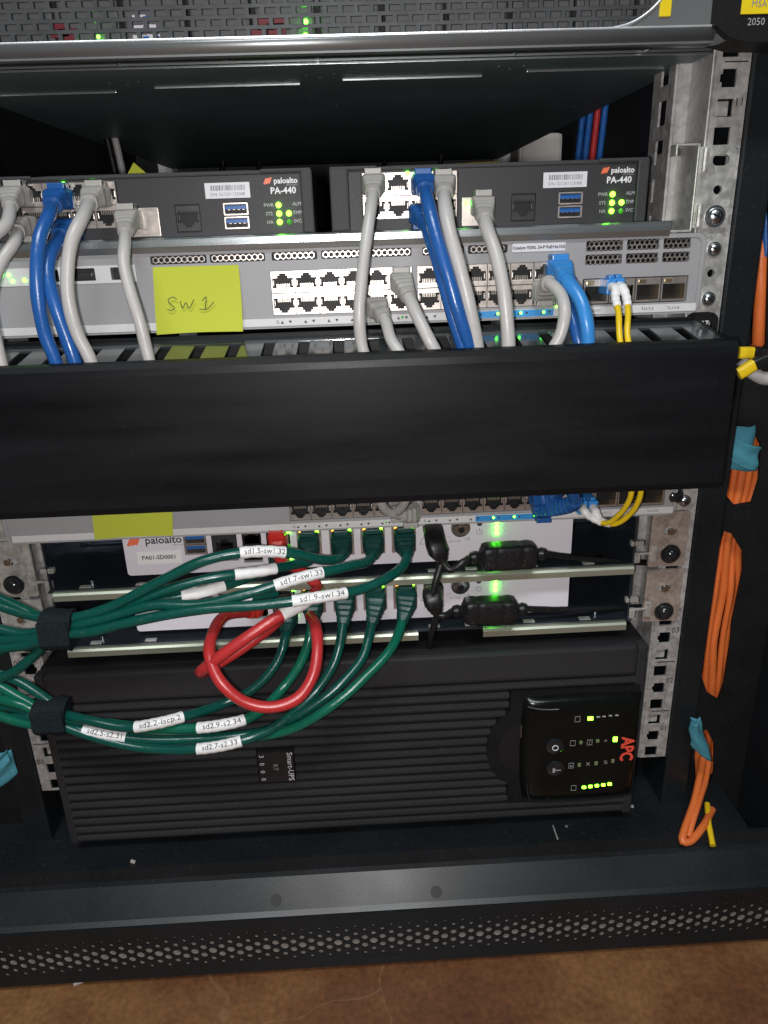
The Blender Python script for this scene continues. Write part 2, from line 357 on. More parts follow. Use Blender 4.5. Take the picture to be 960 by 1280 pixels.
GROUPN={}
def cable(name, label, cat, mcord, mboot, start, ctrl, r=3.3, group=None, up=1, plug=True, tags=(), bootlen=25, out=13, endboot=None, bw=6.4, bh=5.4):
    """start: 3-D point in the mouth of the port; ctrl: (px,py,Y) or Vector points the cord runs through."""
    t=thing(name,label,cat,start if start is not None else (0,0,0),group)
    inv=Vector(start) if start is not None else Vector((0,0,0))
    C=[(at(*c) if not isinstance(c,Vector) else c) for c in ctrl]
    if start is not None: C=[Vector(start)+Vector((0,-1,0)),Vector(start)+Vector((0,-out,0))]+C
    pts=[p-inv for p in smooth_path(C)]; fr=frames(pts); sl=arclen(pts)
    nb=0
    if plug:
        nb=next(i for i,s_ in enumerate(sl) if s_>=bootlen)
        secs=[]
        for i in range(nb+1):
            a=sl[i]/bootlen
            if a<0.42: hw,hh,pw=bw,bh,7
            else:
                q=(a-0.42)/0.58; hw=bw+(r+1.0-bw)*q; hh=bh+(r+1.0-bh)*q; pw=7-4.5*q
            if 0.16<a<0.92 and (int(sl[i]/1.7)%2==0): hw-=.55; hh-=.55
            secs.append((hw,hh,pw))
        MB().loft(pts[:nb+1],fr[:nb+1],secs,mboot,20,smooth=False).build('boot',t)
        c=MB(); s0=pts[0]                                    # clear plug nose that sits in the port, and the hood over its latch
        c.box(-5.7,5.7,-0.5,9,-4,4,'clear',.5)
        c.box(-2.6,2.6,-3,8,4.0*up,5.6*up,'clear',.3); c.build('plug',t,tuple(s0))
        h=MB(); z0,z1=sorted((bh*up-.4*up,(bh+3.4)*up))
        h.box(-4.8,-3.0,-9,1,z0,z1,mboot,.5); h.box(3.0,4.8,-9,1,z0,z1,mboot,.5); h.box(-4.8,4.8,-9.5,-6.2,z0+.2,z1-.2,mboot,.6); h.box(-4.8,4.8,-2.0,1.2,z0+.2,z1-.2,mboot,.6)
        h.build('latch_hood',t,tuple(s0))
    k=max(0,nb-1); p2=pts[k:]; cord=MB(); tube(cord, thin(p2,2), r, mcord, 14); co=cord.build('cord',t)
    for (tpx,tpy,L,txt) in tags:
        best=min(range(k,len(pts)), key=lambda i:(pix(pts[i]+inv)[0]-tpx)**2+(pix(pts[i]+inv)[1]-tpy)**2)
        sc=sl[best]; i0=next(i for i in range(len(sl)) if sl[i]>=sc-L/2 or i==len(sl)-1); i1=next((i for i in range(len(sl)) if sl[i]>=sc+L/2), len(sl)-1)
        seg=pts[i0:i1+1]; sf=fr[i0:i1+1]
        if len(seg)<3: continue
        tm=MB(); rr=r+.45
        rs=[(rr+.12*math.sin(j*1.9),rr+.15*math.sin(j*1.3+1),2) for j in range(len(seg))]
        tm.loft(seg,sf,rs,'white_tag',16); to=tm.build('cable_tag',co)
        if txt:
            vs,fs=text_verts(txt,4.4); V=[]
            ww=max(v.x for v in vs)-min(v.x for v in vs); kx=min(1.15,(L-4)/ww)
            T0=(seg[-1]-seg[0]).normalized(); sgn = 1 if T0.dot(RIGHT)>0 else -1
            for v in vs:
                s_=sc+sgn*v.x*kx; j=min(range(i0,i1+1),key=lambda q:abs(sl[q]-s_)); 
                T=fr[j][0]; base=pts[j]+T*(s_-sl[j])
                n0=(CAM-(base+inv)); n0=(n0-T*n0.dot(T)).normalized(); b0=n0.cross(T)*(-sgn)
                if b0.dot(UP)<0: b0=-b0
                an=(v.y+.3)/rr; V.append(base+(n0*math.cos(an)+b0*math.sin(an))*(rr+.32))
            tx=MB(); tx.add(V,fs,'ink_dark'); tx.build('tag_lettering',co)
    return t

exec_sections=True
# ================================================================== FLOOR AND ROOM
fl=MB(); fl.box(-2500,2500,-2500,2500,-500,-482,'hole_dark'); flo=struct(fl.build('floor'))
def floor_mat():
    m=bpy.data.materials.new('stained_concrete'); m.use_nodes=True; N=m.node_tree.nodes; L=m.node_tree.links; b=N['Principled BSDF']
    tc=N.new('ShaderNodeTexCoord')
    n1=N.new('ShaderNodeTexNoise'); n1.inputs['Scale'].default_value=6; n1.inputs['Detail'].default_value=9; n1.inputs['Roughness'].default_value=0.65; L.new(tc.outputs['Object'],n1.inputs['Vector'])
    r=N.new('ShaderNodeValToRGB'); e=r.color_ramp.elements; e[0].position=.32; e[0].color=(0.080,0.030,0.017,1); e[1].position=.72; e[1].color=(0.30,0.155,0.055,1)
    k=e.new(.5); k.color=(0.155,0.064,0.028,1); L.new(n1.outputs['Fac'],r.inputs[0])
    n2=N.new('ShaderNodeTexNoise'); n2.inputs['Scale'].default_value=220; n2.inputs['Detail'].default_value=9; L.new(tc.outputs['Object'],n2.inputs['Vector'])
    mm=N.new('ShaderNodeMix'); mm.data_type='RGBA'; mm.blend_type='OVERLAY'; mm.inputs[0].default_value=.6; L.new(r.outputs[0],mm.inputs[6]); L.new(n2.outputs['Fac'],mm.inputs[7])
    dn=N.new('ShaderNodeTexNoise'); dn.inputs['Scale'].default_value=14; L.new(tc.outputs['Object'],dn.inputs['Vector'])
    ad=N.new('ShaderNodeMix'); ad.data_type='RGBA'; ad.blend_type='ADD'; ad.inputs[0].default_value=.05; L.new(tc.outputs['Object'],ad.inputs[6]); L.new(dn.outputs['Color'],ad.inputs[7])
    v=N.new('ShaderNodeTexVoronoi'); v.feature='DISTANCE_TO_EDGE'; v.inputs['Scale'].default_value=4.0; L.new(ad.outputs[2],v.inputs['Vector'])
    cr=N.new('ShaderNodeValToRGB'); cr.color_ramp.elements[0].position=0.0; cr.color_ramp.elements[0].color=(1,1,1,1); cr.color_ramp.elements[1].position=0.0035; cr.color_ramp.elements[1].color=(0,0,0,1); L.new(v.outputs['Distance'],cr.inputs[0])
    gate=N.new('ShaderNodeMath'); gate.operation='MULTIPLY'; L.new(cr.outputs[0],gate.inputs[0]); L.new(n2.outputs['Fac'],gate.inputs[1])
    m2=N.new('ShaderNodeMix'); m2.data_type='RGBA'; m2.inputs[7].default_value=(0.27,0.15,0.08,1); L.new(gate.outputs[0],m2.inputs[0]); L.new(mm.outputs[2],m2.inputs[6])
    L.new(m2.outputs[2],b.inputs['Base Color'])
    mr=N.new('ShaderNodeMapRange'); mr.inputs[3].default_value=.28; mr.inputs[4].default_value=.6; L.new(n1.outputs['Fac'],mr.inputs[0]); L.new(mr.outputs[0],b.inputs['Roughness'])
    bu=N.new('ShaderNodeBump'); bu.inputs['Strength'].default_value=.12; bu.inputs['Distance'].default_value=.0006; L.new(n2.outputs['Fac'],bu.inputs['Height']); L.new(bu.outputs[0],b.inputs['Normal'])
    return m
MT['floor']=floor_mat(); flo.data.materials.clear(); flo.data.materials.append(MT['floor'])
db=MB()
db.box(-3,4,-2,2,-1,1,'white_tag',.4,X=Matrix.Translation(atz(97,1227,-481))@Matrix.Rotation(.3,4,'Z')); 
tag(db.build('paint_chip'),'tiny pale chip lying on the brown floor below the perforated sill','chip')

# ================================================================== RACK
rack=thing('server_rack','black server cabinet frame with galvanised rails holding the stacked equipment','server rack',(0,0,-482))
RO=(0,0,482)   # offset back to world origin
def rb(mb,name,label=None): return mb.build(name,rack,RO,label)
def hole_rail(sx):
    zs=[]
    for top in (177.8,133.3,88.9,44.45,0,-44.45,-88.9,-133.3,-170,-213,-256.5,-300):
        for d in (8,23,37.5):
            if not (top==-133.3 and d>30): zs.append(top-d)
    zs=[z for z in zs if z>-341]
    mb=MB(); zs=sorted(zs); h=4.6
    def bx_(a,b,z0,z1,y0=0): X=sorted((sx*a,sx*b)); mb.box(X[0],X[1],y0,1.8,z0,z1,'rail')
    bx_(222,225.4,-343,200); bx_(234.8,242,-343,200)
    lo_=-343
    for n_,z in enumerate(zs):
        bx_(225.4,234.8,lo_,z-h); lo_=z+h
        if n_%3==1: bx_(225.4,226.6,z-h,z-2); bx_(225.4,226.6,z+2,z+h)
        if n_%4==2: mb.box(sx*230-3.5,sx*230+3.5,3,4.4,z-4,z+4,'rail',.6,X=Matrix.Translation((0,0,0)))
    bx_(225.4,234.8,lo_,200)
    # side flange going back, stepped in, with slots
    mb.box(sx*220.2,sx*222,0,30,-343,200,'rail',.6)
    Z=[-343+i*29.6 for i in range(19)]
    mb.box(sx*213,sx*222,28.4,30,-343,200,'rail')
    out=[];  
    Rm=Matrix.Translation((sx*213,30,0))@Matrix.Rotation(math.radians(90),4,'Z')
    mb.plate([(0,-343),(34,-343),(34,200),(0,200)],[[(10,z-7),(22,z-7),(22,z+7),(10,z+7)] for z in [-330+i*22.2 for i in range(24)]],0,1.5,'rail',X=Rm)
    for z in (133.3,88.9,-213,-256.5,-300): mb.box(sx*227,sx*240.5,-.25,.1,z-.35,z+.35,'ink_dark')
    for z,t in ((113,'11'),(-230,'03'),(-273,'02'),(-316,'01')): put_text(mb,t,sx*238,-.3,z,6,'ink_dark',align='CENTER')
    rb(mb,'mounting_rail')
hole_rail(1); hole_rail(-1)
for sx in (-1,1):
    m=MB(); m.box(sx*214,sx*240,640,643,-343,200,'rail',.5); rb(m,'rear_rail')
# black front posts outside the rails
m=MB(); m.box(242.5,262,-2,40,-400,260,'black_paint',1.5); rb(m,'corner_post')
m=MB(); m.box(-262,-242.5,-2,40,-400,260,'black_paint',1.5); rb(m,'corner_post')
# vertical cable panel on the right with oval cut-outs that the orange fibre runs behind
def slot(px_pts,Y): return [(at(a,b,Y).x,at(a,b,Y).z) for a,b in px_pts]
YP=18
outerp=[(262.5,-440),(352,-440),(352,300),(262.5,300)]
h1=slot([(903,592),(912,545),(925,533),(942,536),(951,556),(949,600),(940,628),(918,632),(905,616)],YP)
h2=slot([(905,664),(915,667),(929,690),(929,712),(915,780),(914,800),(905,856),(898,875),(884,866),(874,838),(874,790),(884,730)],YP)
h3=slot([(868,945),(872,915),(884,912),(893,930),(893,965),(884,990),(870,988)],YP)
h4=slot([(936,250),(946,235),(959,240),(962,300),(958,430),(948,446),(938,430)],YP)
h5=slot([(892,1000),(884,1032),(872,1050),(856,1062),(846,1052),(850,1020),(862,1003)],YP)
def inside(h): return [(min(max(x,264),350),z) for x,z in h]
m=MB(); m.plate(outerp,[inside(h) for h in (h1,h2,h3,h4)],YP,2.5,'black_matte')
rb(m,'cable_panel')
m=MB(); m.box(262.5,268,20.6,90,-440,300,'black_matte'); m.box(352,356,-30,90,-440,300,'black_paint',1); m.box(262.5,352,88,90,-440,300,'black_matte'); rb(m,'panel_channel')
m=MB(); m.box(318,323,-46,17.5,-440,120,'black_paint',1.5); m.box(323.5,345,-40,-36,-440,120,'black_gloss',1.5); rb(m,'door_edge')
m=MB(); m.box(-356,-262.5,18,22,-440,300,'black_matte',1); rb(m,'cable_panel')
# enclosure: sides, back, inner floor
m=MB(); m.box(-300,-298,44,760,-440,300,'black_matte'); rb(m,'side_panel')
m=MB(); m.box(298,300,92,760,-440,300,'black_matte'); rb(m,'side_panel')
m=MB(); m.box(-300,300,760,763,-440,300,'black_matte'); rb(m,'rear_door')
m=MB(); m.box(-300,300,-34,760,-392,-389,'black_paint',.8)
m.box(150,151,-33,-18,-388.9,-388.2,'bracket'); rb(m,'base_tray')
# sill: folded channel with a perforated front
prof=[(-33,-388),(-36,-388),(-38,-398),(-40,-401),(-56,-417),(-60,-420)]
m=MB(); m.prism(prof+[(-60,-422),(-39,-404),(-33,-400)],-420,420,'black_paint'); 
m.box(-420,420,-61.5,-59.8,-427.9,-418.6,'black_paint',.35)
m.box(-420,420,-61.3,-59.7,-471,-462,'black_paint',.5)
rb(m,'sill')
m=MB()
p=7.7; RR=(.55,.95,1.45,2.0,2.5,3.0,2.5,2.0,1.4,.9)
for jj in range(63):
    for ii in range(10):
        cx=-420+(jj*2+(ii%2))*p*math.sqrt(3)/2; cz=-462.6+ii*p/2+(0); r_=RR[9-ii]*random.uniform(.93,1.05); R=p/math.sqrt(3); out=[]; inn=[]
        for k in range(12):
            a=math.pi/6*k; d=R if k%2==0 else R*math.cos(math.pi/6)
            out.append((cx+d*math.cos(a),cz+d*math.sin(a))); inn.append((cx+r_*math.cos(a),cz+r_*math.sin(a)))
        vs=[(a,-61,b) for a,b in out]+[(a,-61,b) for a,b in inn]+[(a,-60.2,b) for a,b in inn]
        m.add(vs,[(k,(k+1)%12,12+(k+1)%12,12+k) for k in range(12)],'black_paint'); m.add(vs,[(12+k,12+(k+1)%12,24+(k+1)%12,24+k) for k in range(12)],'black_paint')
ps=rb(m,'perforated_strip'); ps['kind']='stuff'
m=MB(); m.box(-420,420,-54,-51,-474,-418,'pale_beige'); rb(m,'pale_hole_backing')  # added pale board behind the holes, standing in for lit floor
for a,b in ((345,1122),(545,1112)):
    yy=-49.0
    for _ in range(12): q=at(a,b,yy); yy+=(-401-(q.z))*-.0+0.5*((q.z+401)-(yy+40))
    mm=MB(); mm.cyl(q+Vector((0,-1.2,-.9)),Vector((0,-.71,.70)),4.2,1.4,'hole_dark',16); rb(mm,'bolt_hole')
# debris on the base tray
for i,(a,b,w_) in enumerate(((166,1077,1.8),(708,1033,.6),(790,1008,1.1))):
    q=atz(a,b,-387); m=MB(); m.box(-w_,w_,-1,1,-1,1,'drive_grey' if i==1 else 'pale_beige',.4,X=Matrix.Translation(q)@Matrix.Rotation(i*1.1,4,'Z')@Matrix.Rotation(.5,4,'Y'))
    tag(m.build('debris_crumb'),['beige crumb of debris on the base at left under the UPS','speck of debris on the base right of centre','small crumb close to the right end of the UPS'][i],'debris')

# ================================================================== TOP SERVER
sv=thing('rack_server','rack server at the top with honeycomb slotted grille and silver bezel','server',(0,0,138))
SO=(0,0,-138)
m=MB(); m.box(-222,220,0,640,138,139.2,'under',.3); m.box(-222,220,0,1.4,138,140.3,'steel',.4); m.box(-222,220,1.6,2.4,140,143.5,'hole_dark'); m.box(-222,-220.6,0,640,139,230,'under'); m.box(218.6,220,0,640,139,230,'under'); m.box(-222,220,0,640,229,231,'under')  # the dark strip paints the shade in the gap under the bezel
m.box(-222,220,-.6,.6,137.2,138.5,'steel',.3)
m.build('chassis',sv,SO)
m=MB()
for (a,b),(c,d) in (((0,120),(144,114)),((195,111),(375,103)),((428,102),(605,92)),((657,90),(832,83))):
    p0=atz(a,b,137.6); p1=atz(c,d,137.6); y=(p0.y+p1.y)/2
    m.box(p0.x,p1.x,y-.8,y+.8,136.8,138.1,'steel',.35)
m.build('folded_rib',sv,SO)
rv=MB(); rv.dome((0,0,0),(0,0,-1),1.2,.8,'steel',10,2); RV=rv.mesh('rivet')
for a,b in ((137,104),(160,106),(173,102),(383,94),(400,97),(418,92),(175,129),(222,138),(242,161),(388,120),(411,158),(421,131),(623,83),(637,86),(655,82),(600,110),(617,122),(718,133),(205,202)):
    q=atz(a,b,138); inst(RV,'rivet',sv,(q.x,q.y,0))
m=MB()
for a,b in ((148,88),(397,78),(645,66),(812,58)):
    q=at(a,b,-8); m.box(q.x-.8,q.x+.8,-20,-2,138.4,143,'steel',.3)
m.box(-222,222,-22,-1,142,144,'hole_dark'); m.build('bezel_clip_shade',sv,SO)  # steel clips, plus a dark box painting the shade behind the bezel
# bezel frame: lower rail, wide right cheek, opening with slanted corner
YB=-32
outer=[(-260,136.4),(205,136.4),(214,137.6),(222,141),(227,147),(229,240),(-260,240)]
pA=at(0,44,YB); pB=at(770,34,YB); pC=at(812,14,YB); pD=at(838,-8,YB)
z0=143.4
hole=[(-250,z0),(pB.x,z0+.8),(pB.x+9,z0+3),(pC.x,pC.z),(pD.x,pD.z+2),(pD.x+3,200),(-250,200)]
m=MB(); m.plate(outer,[hole],YB,9,'bezel_metal'); m.prism([(YB-.2,144.2),(YB-1.8,143.4),(YB-2.4,142),(YB-1.8,139.6),(YB+.2,137.2),(YB+3,136.1),(YB+9,136.0),(YB+9,143.2)],-260,205,'bezel_metal',True); m.box(-260,204,YB-1.9,YB-.2,142.9,144.4,'bezel_highlight',.6)  # the thin brighter strip paints the highlight on the lower rail
m.build('bezel',sv,SO)
m=MB(); y0=YB+5
for j in range(10):
    z=145.2+j*4.7
    m.box(-250,205,y0,y0+1.4,z-1.15,z+.55,'grille_metal')
    for i in range(58):
        x=-248+i*7.9+(3.95 if j%2 else 0)
        if x<204: m.box(x-1.05,x+1.05,y0+.05,y0+1.35,z+.5,z+3.6,'grille_metal')
m.build('grille',sv,SO)
m=MB(); m.box(-250,206,-3,-1,142.4,230,'hole_dark')
for i in range(13):
    x=-236+i*34; m.box(x,x+31,-12,-3,144,196,'drive_grey',1.5)
for a,b,c_ in ((75,38,'maroon'),(85,45,'maroon'),(332,30,'maroon'),(345,38,'maroon'),(325,42,'maroon'),(350,28,'maroon')):
    q=at(a,b,-13); m.box(q.x-5,q.x+5,-14,-12,q.z-3.5,q.z+3.5,c_,.5)
for a,b in ((175,24),(177,37),(188,36),(176,49),(193,48)):
    q=at(a,b,-13); m.box(q.x-3.5,q.x+3.5,-15,-13,q.z-1.6,q.z+1.6,'white_face',.3)
for a,b in ((183,24),(183,36),(183,49),(196,49)):
    q=at(a,b,-15.5); m.box(q.x-1.6,q.x+1.6,-15.8,-15,q.z-1.4,q.z+1.4,'usb_blue',.3)
m.build('drive_carrier',sv,SO)
m=MB()
for a,b,r_ in ((382,27,1.3),(382,45,1.5),(123,46,.9)):
    q=at(a,b,-15); m.dome(q,(0,-1,0),r_,r_,'led_green')
m.build('status_light',sv,SO)
m=MB(); m=MB(); tube(m,smooth_path([Vector((pB.x-6,YB-.2,z0+.4)),Vector((pB.x+1,YB-.4,z0+1.0)),Vector((pB.x+9,YB-.4,z0+3.2)),Vector((pC.x,YB-.4,pC.z)),Vector((pD.x,YB-.3,pD.z+2))]),.9,'bezel_highlight',8); m.build('bezel_glint',sv,SO)  # added bright tube drawing the highlight along the slanted opening edge
m=MB(); q=at(832,4,YB); m.box(q.x-3,q.x+3,YB-1,YB+1,q.z-6,q.z+14,'label_yellow',.6); m.build('release_tab',sv,SO)
# right hand ear of the storage array above, with the yellow label
eq=at(955,55,-38)
ear=thing('storage_array_ear','black end cap with yellow label at the top right corner','storage array',(262,-34,146))
m=MB(); q0=at(906,56,-38); m.plate([(q0.x-6,eq.z+9),(q0.x+2,eq.z+3.5),(q0.x+12,eq.z+1),(330,eq.z-1),(330,260),(q0.x-8,260)],[],-38,24,'black_matte'); m.build('end_cap',ear,(-262,34,-146))
a0=at(929,-12,-38.5); a1=at(968,17,-38.5)
m=MB(); m.box(a0.x,a1.x+20,-38.9,-38.1,a1.z,a0.z,'label_yellow',.2); lo=m.build('yellow_label',ear,(-262,34,-146))
m=MB(); q=at(949,5,-39); put_text(m,'MSA',q.x,-39.2,q.z,4.2,'ink_grey'); q=at(946,27,-39); put_text(m,'2050',q.x,-38.4,q.z,4.6,'print_grey'); m.build('lettering',ear,(-262,34,-146))

# ================================================================== NETWORK PORT PROTOTYPES
def jack_mesh(name, shieldmat='shield', W=13.6, H=12.2, depth=13, leds=None):
    im='shield' if shieldmat=='shield' else 'port_dark'; pm='pin' if im=='shield' else 'cable_black'
    mb=MB(); w,h=6.15,3.6; b=-4.3
    hole=[(-w,b),(w,b),(w,b+6.6),(3.1,b+6.6),(3.1,b+8.0),(1.9,b+8.0),(1.9,b+9.3),(-1.9,b+9.3),(-1.9,b+8.0),(-3.1,b+8.0),(-3.1,b+6.6),(-w,b+6.6)]
    mb.plate([(-W/2,-H/2),(W/2,-H/2),(W/2,H/2),(-W/2,H/2)],[hole],0,.8,shieldmat)
    n=len(hole); q=[(x,.8,z) for x,z in hole]+[(x,depth,z) for x,z in hole]
    mb.add(q,[(i,(i+1)%n,n+(i+1)%n,n+i) for i in range(n)]+[list(range(n,2*n))],'port_dark')
    mb.add([(-w,1.2,b-.02),(w,1.2,b-.02),(w,1.2,b+.9),(-w,1.2,b+.9)],[(0,1,2,3)],im)
    for i in range(8):
        x=-3.6+i*1.03; mb.box(x-.24,x+.24,1.8,9.5,b+.3,b+3.2,pm)
    for sx in (-1,1): mb.box(sx*5.9,sx*5.2,.9,2.0,b+2,b+5.4,im,.2)
    return mb.mesh(name)
JACK=jack_mesh('network_port')
def usb_mesh():
    mb=MB(); mb.plate(rrect(-7.2,7.2,-3.4,3.4,.6,2),[rrect(-6.4,6.4,-2.6,2.6,.4,2)],0,9,'shield',wall='shield')
    mb.box(-6.3,6.3,1.2,9,-.2,2.2,'usb_blue',.2); mb.box(-6.4,6.4,8,9,-2.6,2.6,'hole_dark')
    for i in range(4): mb.box(-4.7+i*2.8,-3.5+i*2.8,1.4,8,-.5,-.15,'gold')
    return mb.mesh('usb_port')
USB=usb_mesh()
def screw_mesh(name,m_,r=5,h=3.2,cross=True):
    mb=MB(); mb.cyl((0,0,0),(0,-1,0),r*1.25,.8,m_,20); mb.dome((0,-.8,0),(0,-1,0),r,h,m_,20,5)
    if cross:
        for a in (.4,.4+math.pi/2): mb.box(-r*.55,r*.55,-h-1.0,-h+.1,-.5,.5,'hole_dark',X=Matrix.Rotation(a,4,'Y'))
    return mb.mesh(name)
SCREW=screw_mesh('screw','screw'); KNOB=screw_mesh('screw','black_gloss',5.6,5.0,False); SSCREW=screw_mesh('screw','screw',3.4,2.0)
def led(mb,x,y,z,r,m_,h=None): mb.dome((x,y,z),(0,-1,0),r,h or r,m_,12,3)

# ================================================================== FIREWALLS (two, side by side on one shelf)
def firewall(dx,label):
    t=thing('firewall',label,'firewall',(95+dx,5,50.6),'small black firewalls side by side on the shelf')
    o=(-95,-5,-50.6)
    m=MB(); prof=rrect(2,190,51,86.2,2.5,3)
    m.plate([(2,51),(190,51),(190,83.6),(186,85.4),(150,85.9),(40,85.9),(8,85.0),(2,83)],[],5,195,'pa_plastic'); m.build('body',t,o)
    m=MB(); m.box(2.2,30,1.6,5,84.0,86.2,'pa_plastic',1.0); m.box(2,13,1.5,5,51,85.3,'pa_plastic',1.2); m.box(183.2,190,1.5,5,51,85.3,'pa_plastic',1.0); m.box(160,189.6,1.6,5,84.0,86.2,'pa_plastic',1.0); m.box(13,183.2,2.6,5,83.4,85.5,'pa_plastic',.8); m.build('bezel',t,o)
    # face plate with real cut-outs for ports
    cuts=[[(20.2,57.2),(77.4,57.2),(77.4,82.2),(20.2,82.2)],[(79.5,51.6),(99.4,51.6),(99.4,67.6),(79.5,67.6)],[(109,53.2),(123.6,53.2),(123.6,68.8),(109,68.8)],[(137.4,53.9),(151.4,53.9),(151.4,69.2),(137.4,69.2)]]
    m=MB(); m.plate([(13.4,51.2),(182.8,51.2),(182.8,83.2),(13.4,83.2)],cuts,3.2,1.6,'pa_face'); m.box(13.6,182.6,4.9,5.3,51.4,83.0,'hole_dark'); m.build('face_plate',t,o)
    for i in range(4):
        x=28+i*13.9
        inst(JACK,'network_port',t,(x-95,3.0-5,76-50.6)); inst(JACK,'network_port',t,(x-95,3.0-5,63.4-50.6),(0,math.pi,0))
    m=MB(); m.box(79.6,99.3,3.1,3.9,51.7,67.5,'shield',.2); m.build('port_shield',t,o)
    inst(JACK,'management_port',t,(92-95,2.7-5,59.4-50.6))
    jp=inst(jack_mesh('console_port','port_dark',13.6,13.6),'console_port',t,(116.2-95,3.2-5,61-50.6),(0,math.pi,0))
    inst(USB,'usb_port',t,(144.4-95,3.0-5,65.3-50.6)); inst(USB,'usb_port',t,(144.4-95,3.0-5,57.8-50.6))
    for x,z,mm in ((81.8,64.4,'led_green'),(64,81.6,'led_green'),(47.5,81.4,'led_green'),(52,58,'led_dim'),(169.5,66.7,'led_lime'),(169.5,62,'led_lime'),(175.2,62,'led_lime'),(169.5,57.4,'led_lime'),(175.2,57.2,'led_dim')):
        m=MB(); led(m,x,3.0,z,1.55 if x>100 else 1.3,mm); m.build('status_light',t,o)
    m=MB(); m.box(127.6,153.6,2.9,3.15,71.2,79.6,'sticker',.1); s_=m.build('serial_sticker',t,o)
    m=MB(); x=131
    rnd=random.Random(5)
    while x<150.5:
        w_=rnd.choice((.3,.5,.8)); m.box(x,x+w_,2.8,2.89,75.4,78.2,'ink_grey'); x+=w_+rnd.choice((.35,.6))
    put_text(m,'S/N: 021201123088',140.6,2.82,73.3,2.5,'ink_grey'); m.build('barcode',s_)
    m=MB(); put_text(m,'PA-440',172.8,3.0,74.3,5.0,'print_white',bold=.12)
    put_text(m,'paloalto',174.6,3.0,79.6,4.3,'print_white',bold=.10); put_text(m,'NETWORKS',178,3.0,77.3,1.2,'print_grey')
    for k in range(3):
        xx=162.6+k*1.3; m.add([(xx-1.0,3.0,78.2+k*.2),(xx,3.0,77.8+k*.2),(xx+1.5,3.0,80.9+k*.2),(xx+.5,3.0,81.3+k*.2)],[(0,1,2,3)],'print_orange')
    for tx,x,z in (('PWR',164.5,66.7),('STS',164.5,62),('HA',164.7,57.4),('ALM',181,67),('TMP',181,62.2),('SVC',181,57.6)): put_text(m,tx,x-.8,3.0,z,2.7,'print_grey',bold=.05)
    m.build('face_lettering',t,o)
    return t
firewall(0,'small black firewall nearest the right-hand bracket, serial sticker and PA-440 print')
firewall(-198,'small black firewall nearest the left edge, PA-440 print beside the shelf centre gap')
# shelf carrying them
sh=thing('rack_shelf','shiny steel rack shelf under the two black firewalls','rack shelf',(0,0,44))
o=(0,0,-44)
m=MB(); m.sheet([(-8,50.0),(-9.4,49.4),(-9.6,46),(-9,43.2),(-6,43)],-.9,-205,201,'steel'); m.box(-205,201,-8.5,220,49.6,50.5,'steel',.2)
m.build('tray',sh,o)
m=MB()
for i in range(46): m.box(-196+i*8.6,-195.4+i*8.6,-9.9,-9.3,46.2,47.4,'steel_dark')
m.build('lip_stamping',sh,o)
for sx in (-1,1):
    m=MB(); f=lambda a,b:sorted((sx*a,sx*b))
    x0,x1=f(216.5,218); m.box(x0,x1,-1.5,200,45,92,'bracket',.4)
    x0,x1=f(203,217); m.box(x0,x1,-3,-1,44.2,45.6,'bracket',.4); m.box(x0,x1,-3,6,91.0,92.2,'bracket',.4); 
    x0,x1=f(203,204.2); m.box(x0,x1,-3,6,86,92,'bracket',.4)
    m.build('side_bracket',sh,o)
    m=MB(); hx=230*sx
    m.plate([(p_[0],p_[1]) for p_ in rrect(*f(217,238.5),46.0,90.5,2)],[rrect(hx-5,hx+5,80,86,2.9,4),circ(hx,67,2.6)],-3,2.2,'bracket')
    for z in (53,83): m.box(*f(218.2,221.8),-6,-2.5,z-7,z+7,'bracket',1.4)
    m.build('mounting_ear',sh,o)
    inst(SCREW,'screw',sh,(hx,-3.2,52.5-44))
tag(sh,'shiny steel rack shelf under the two black firewalls','rack shelf')

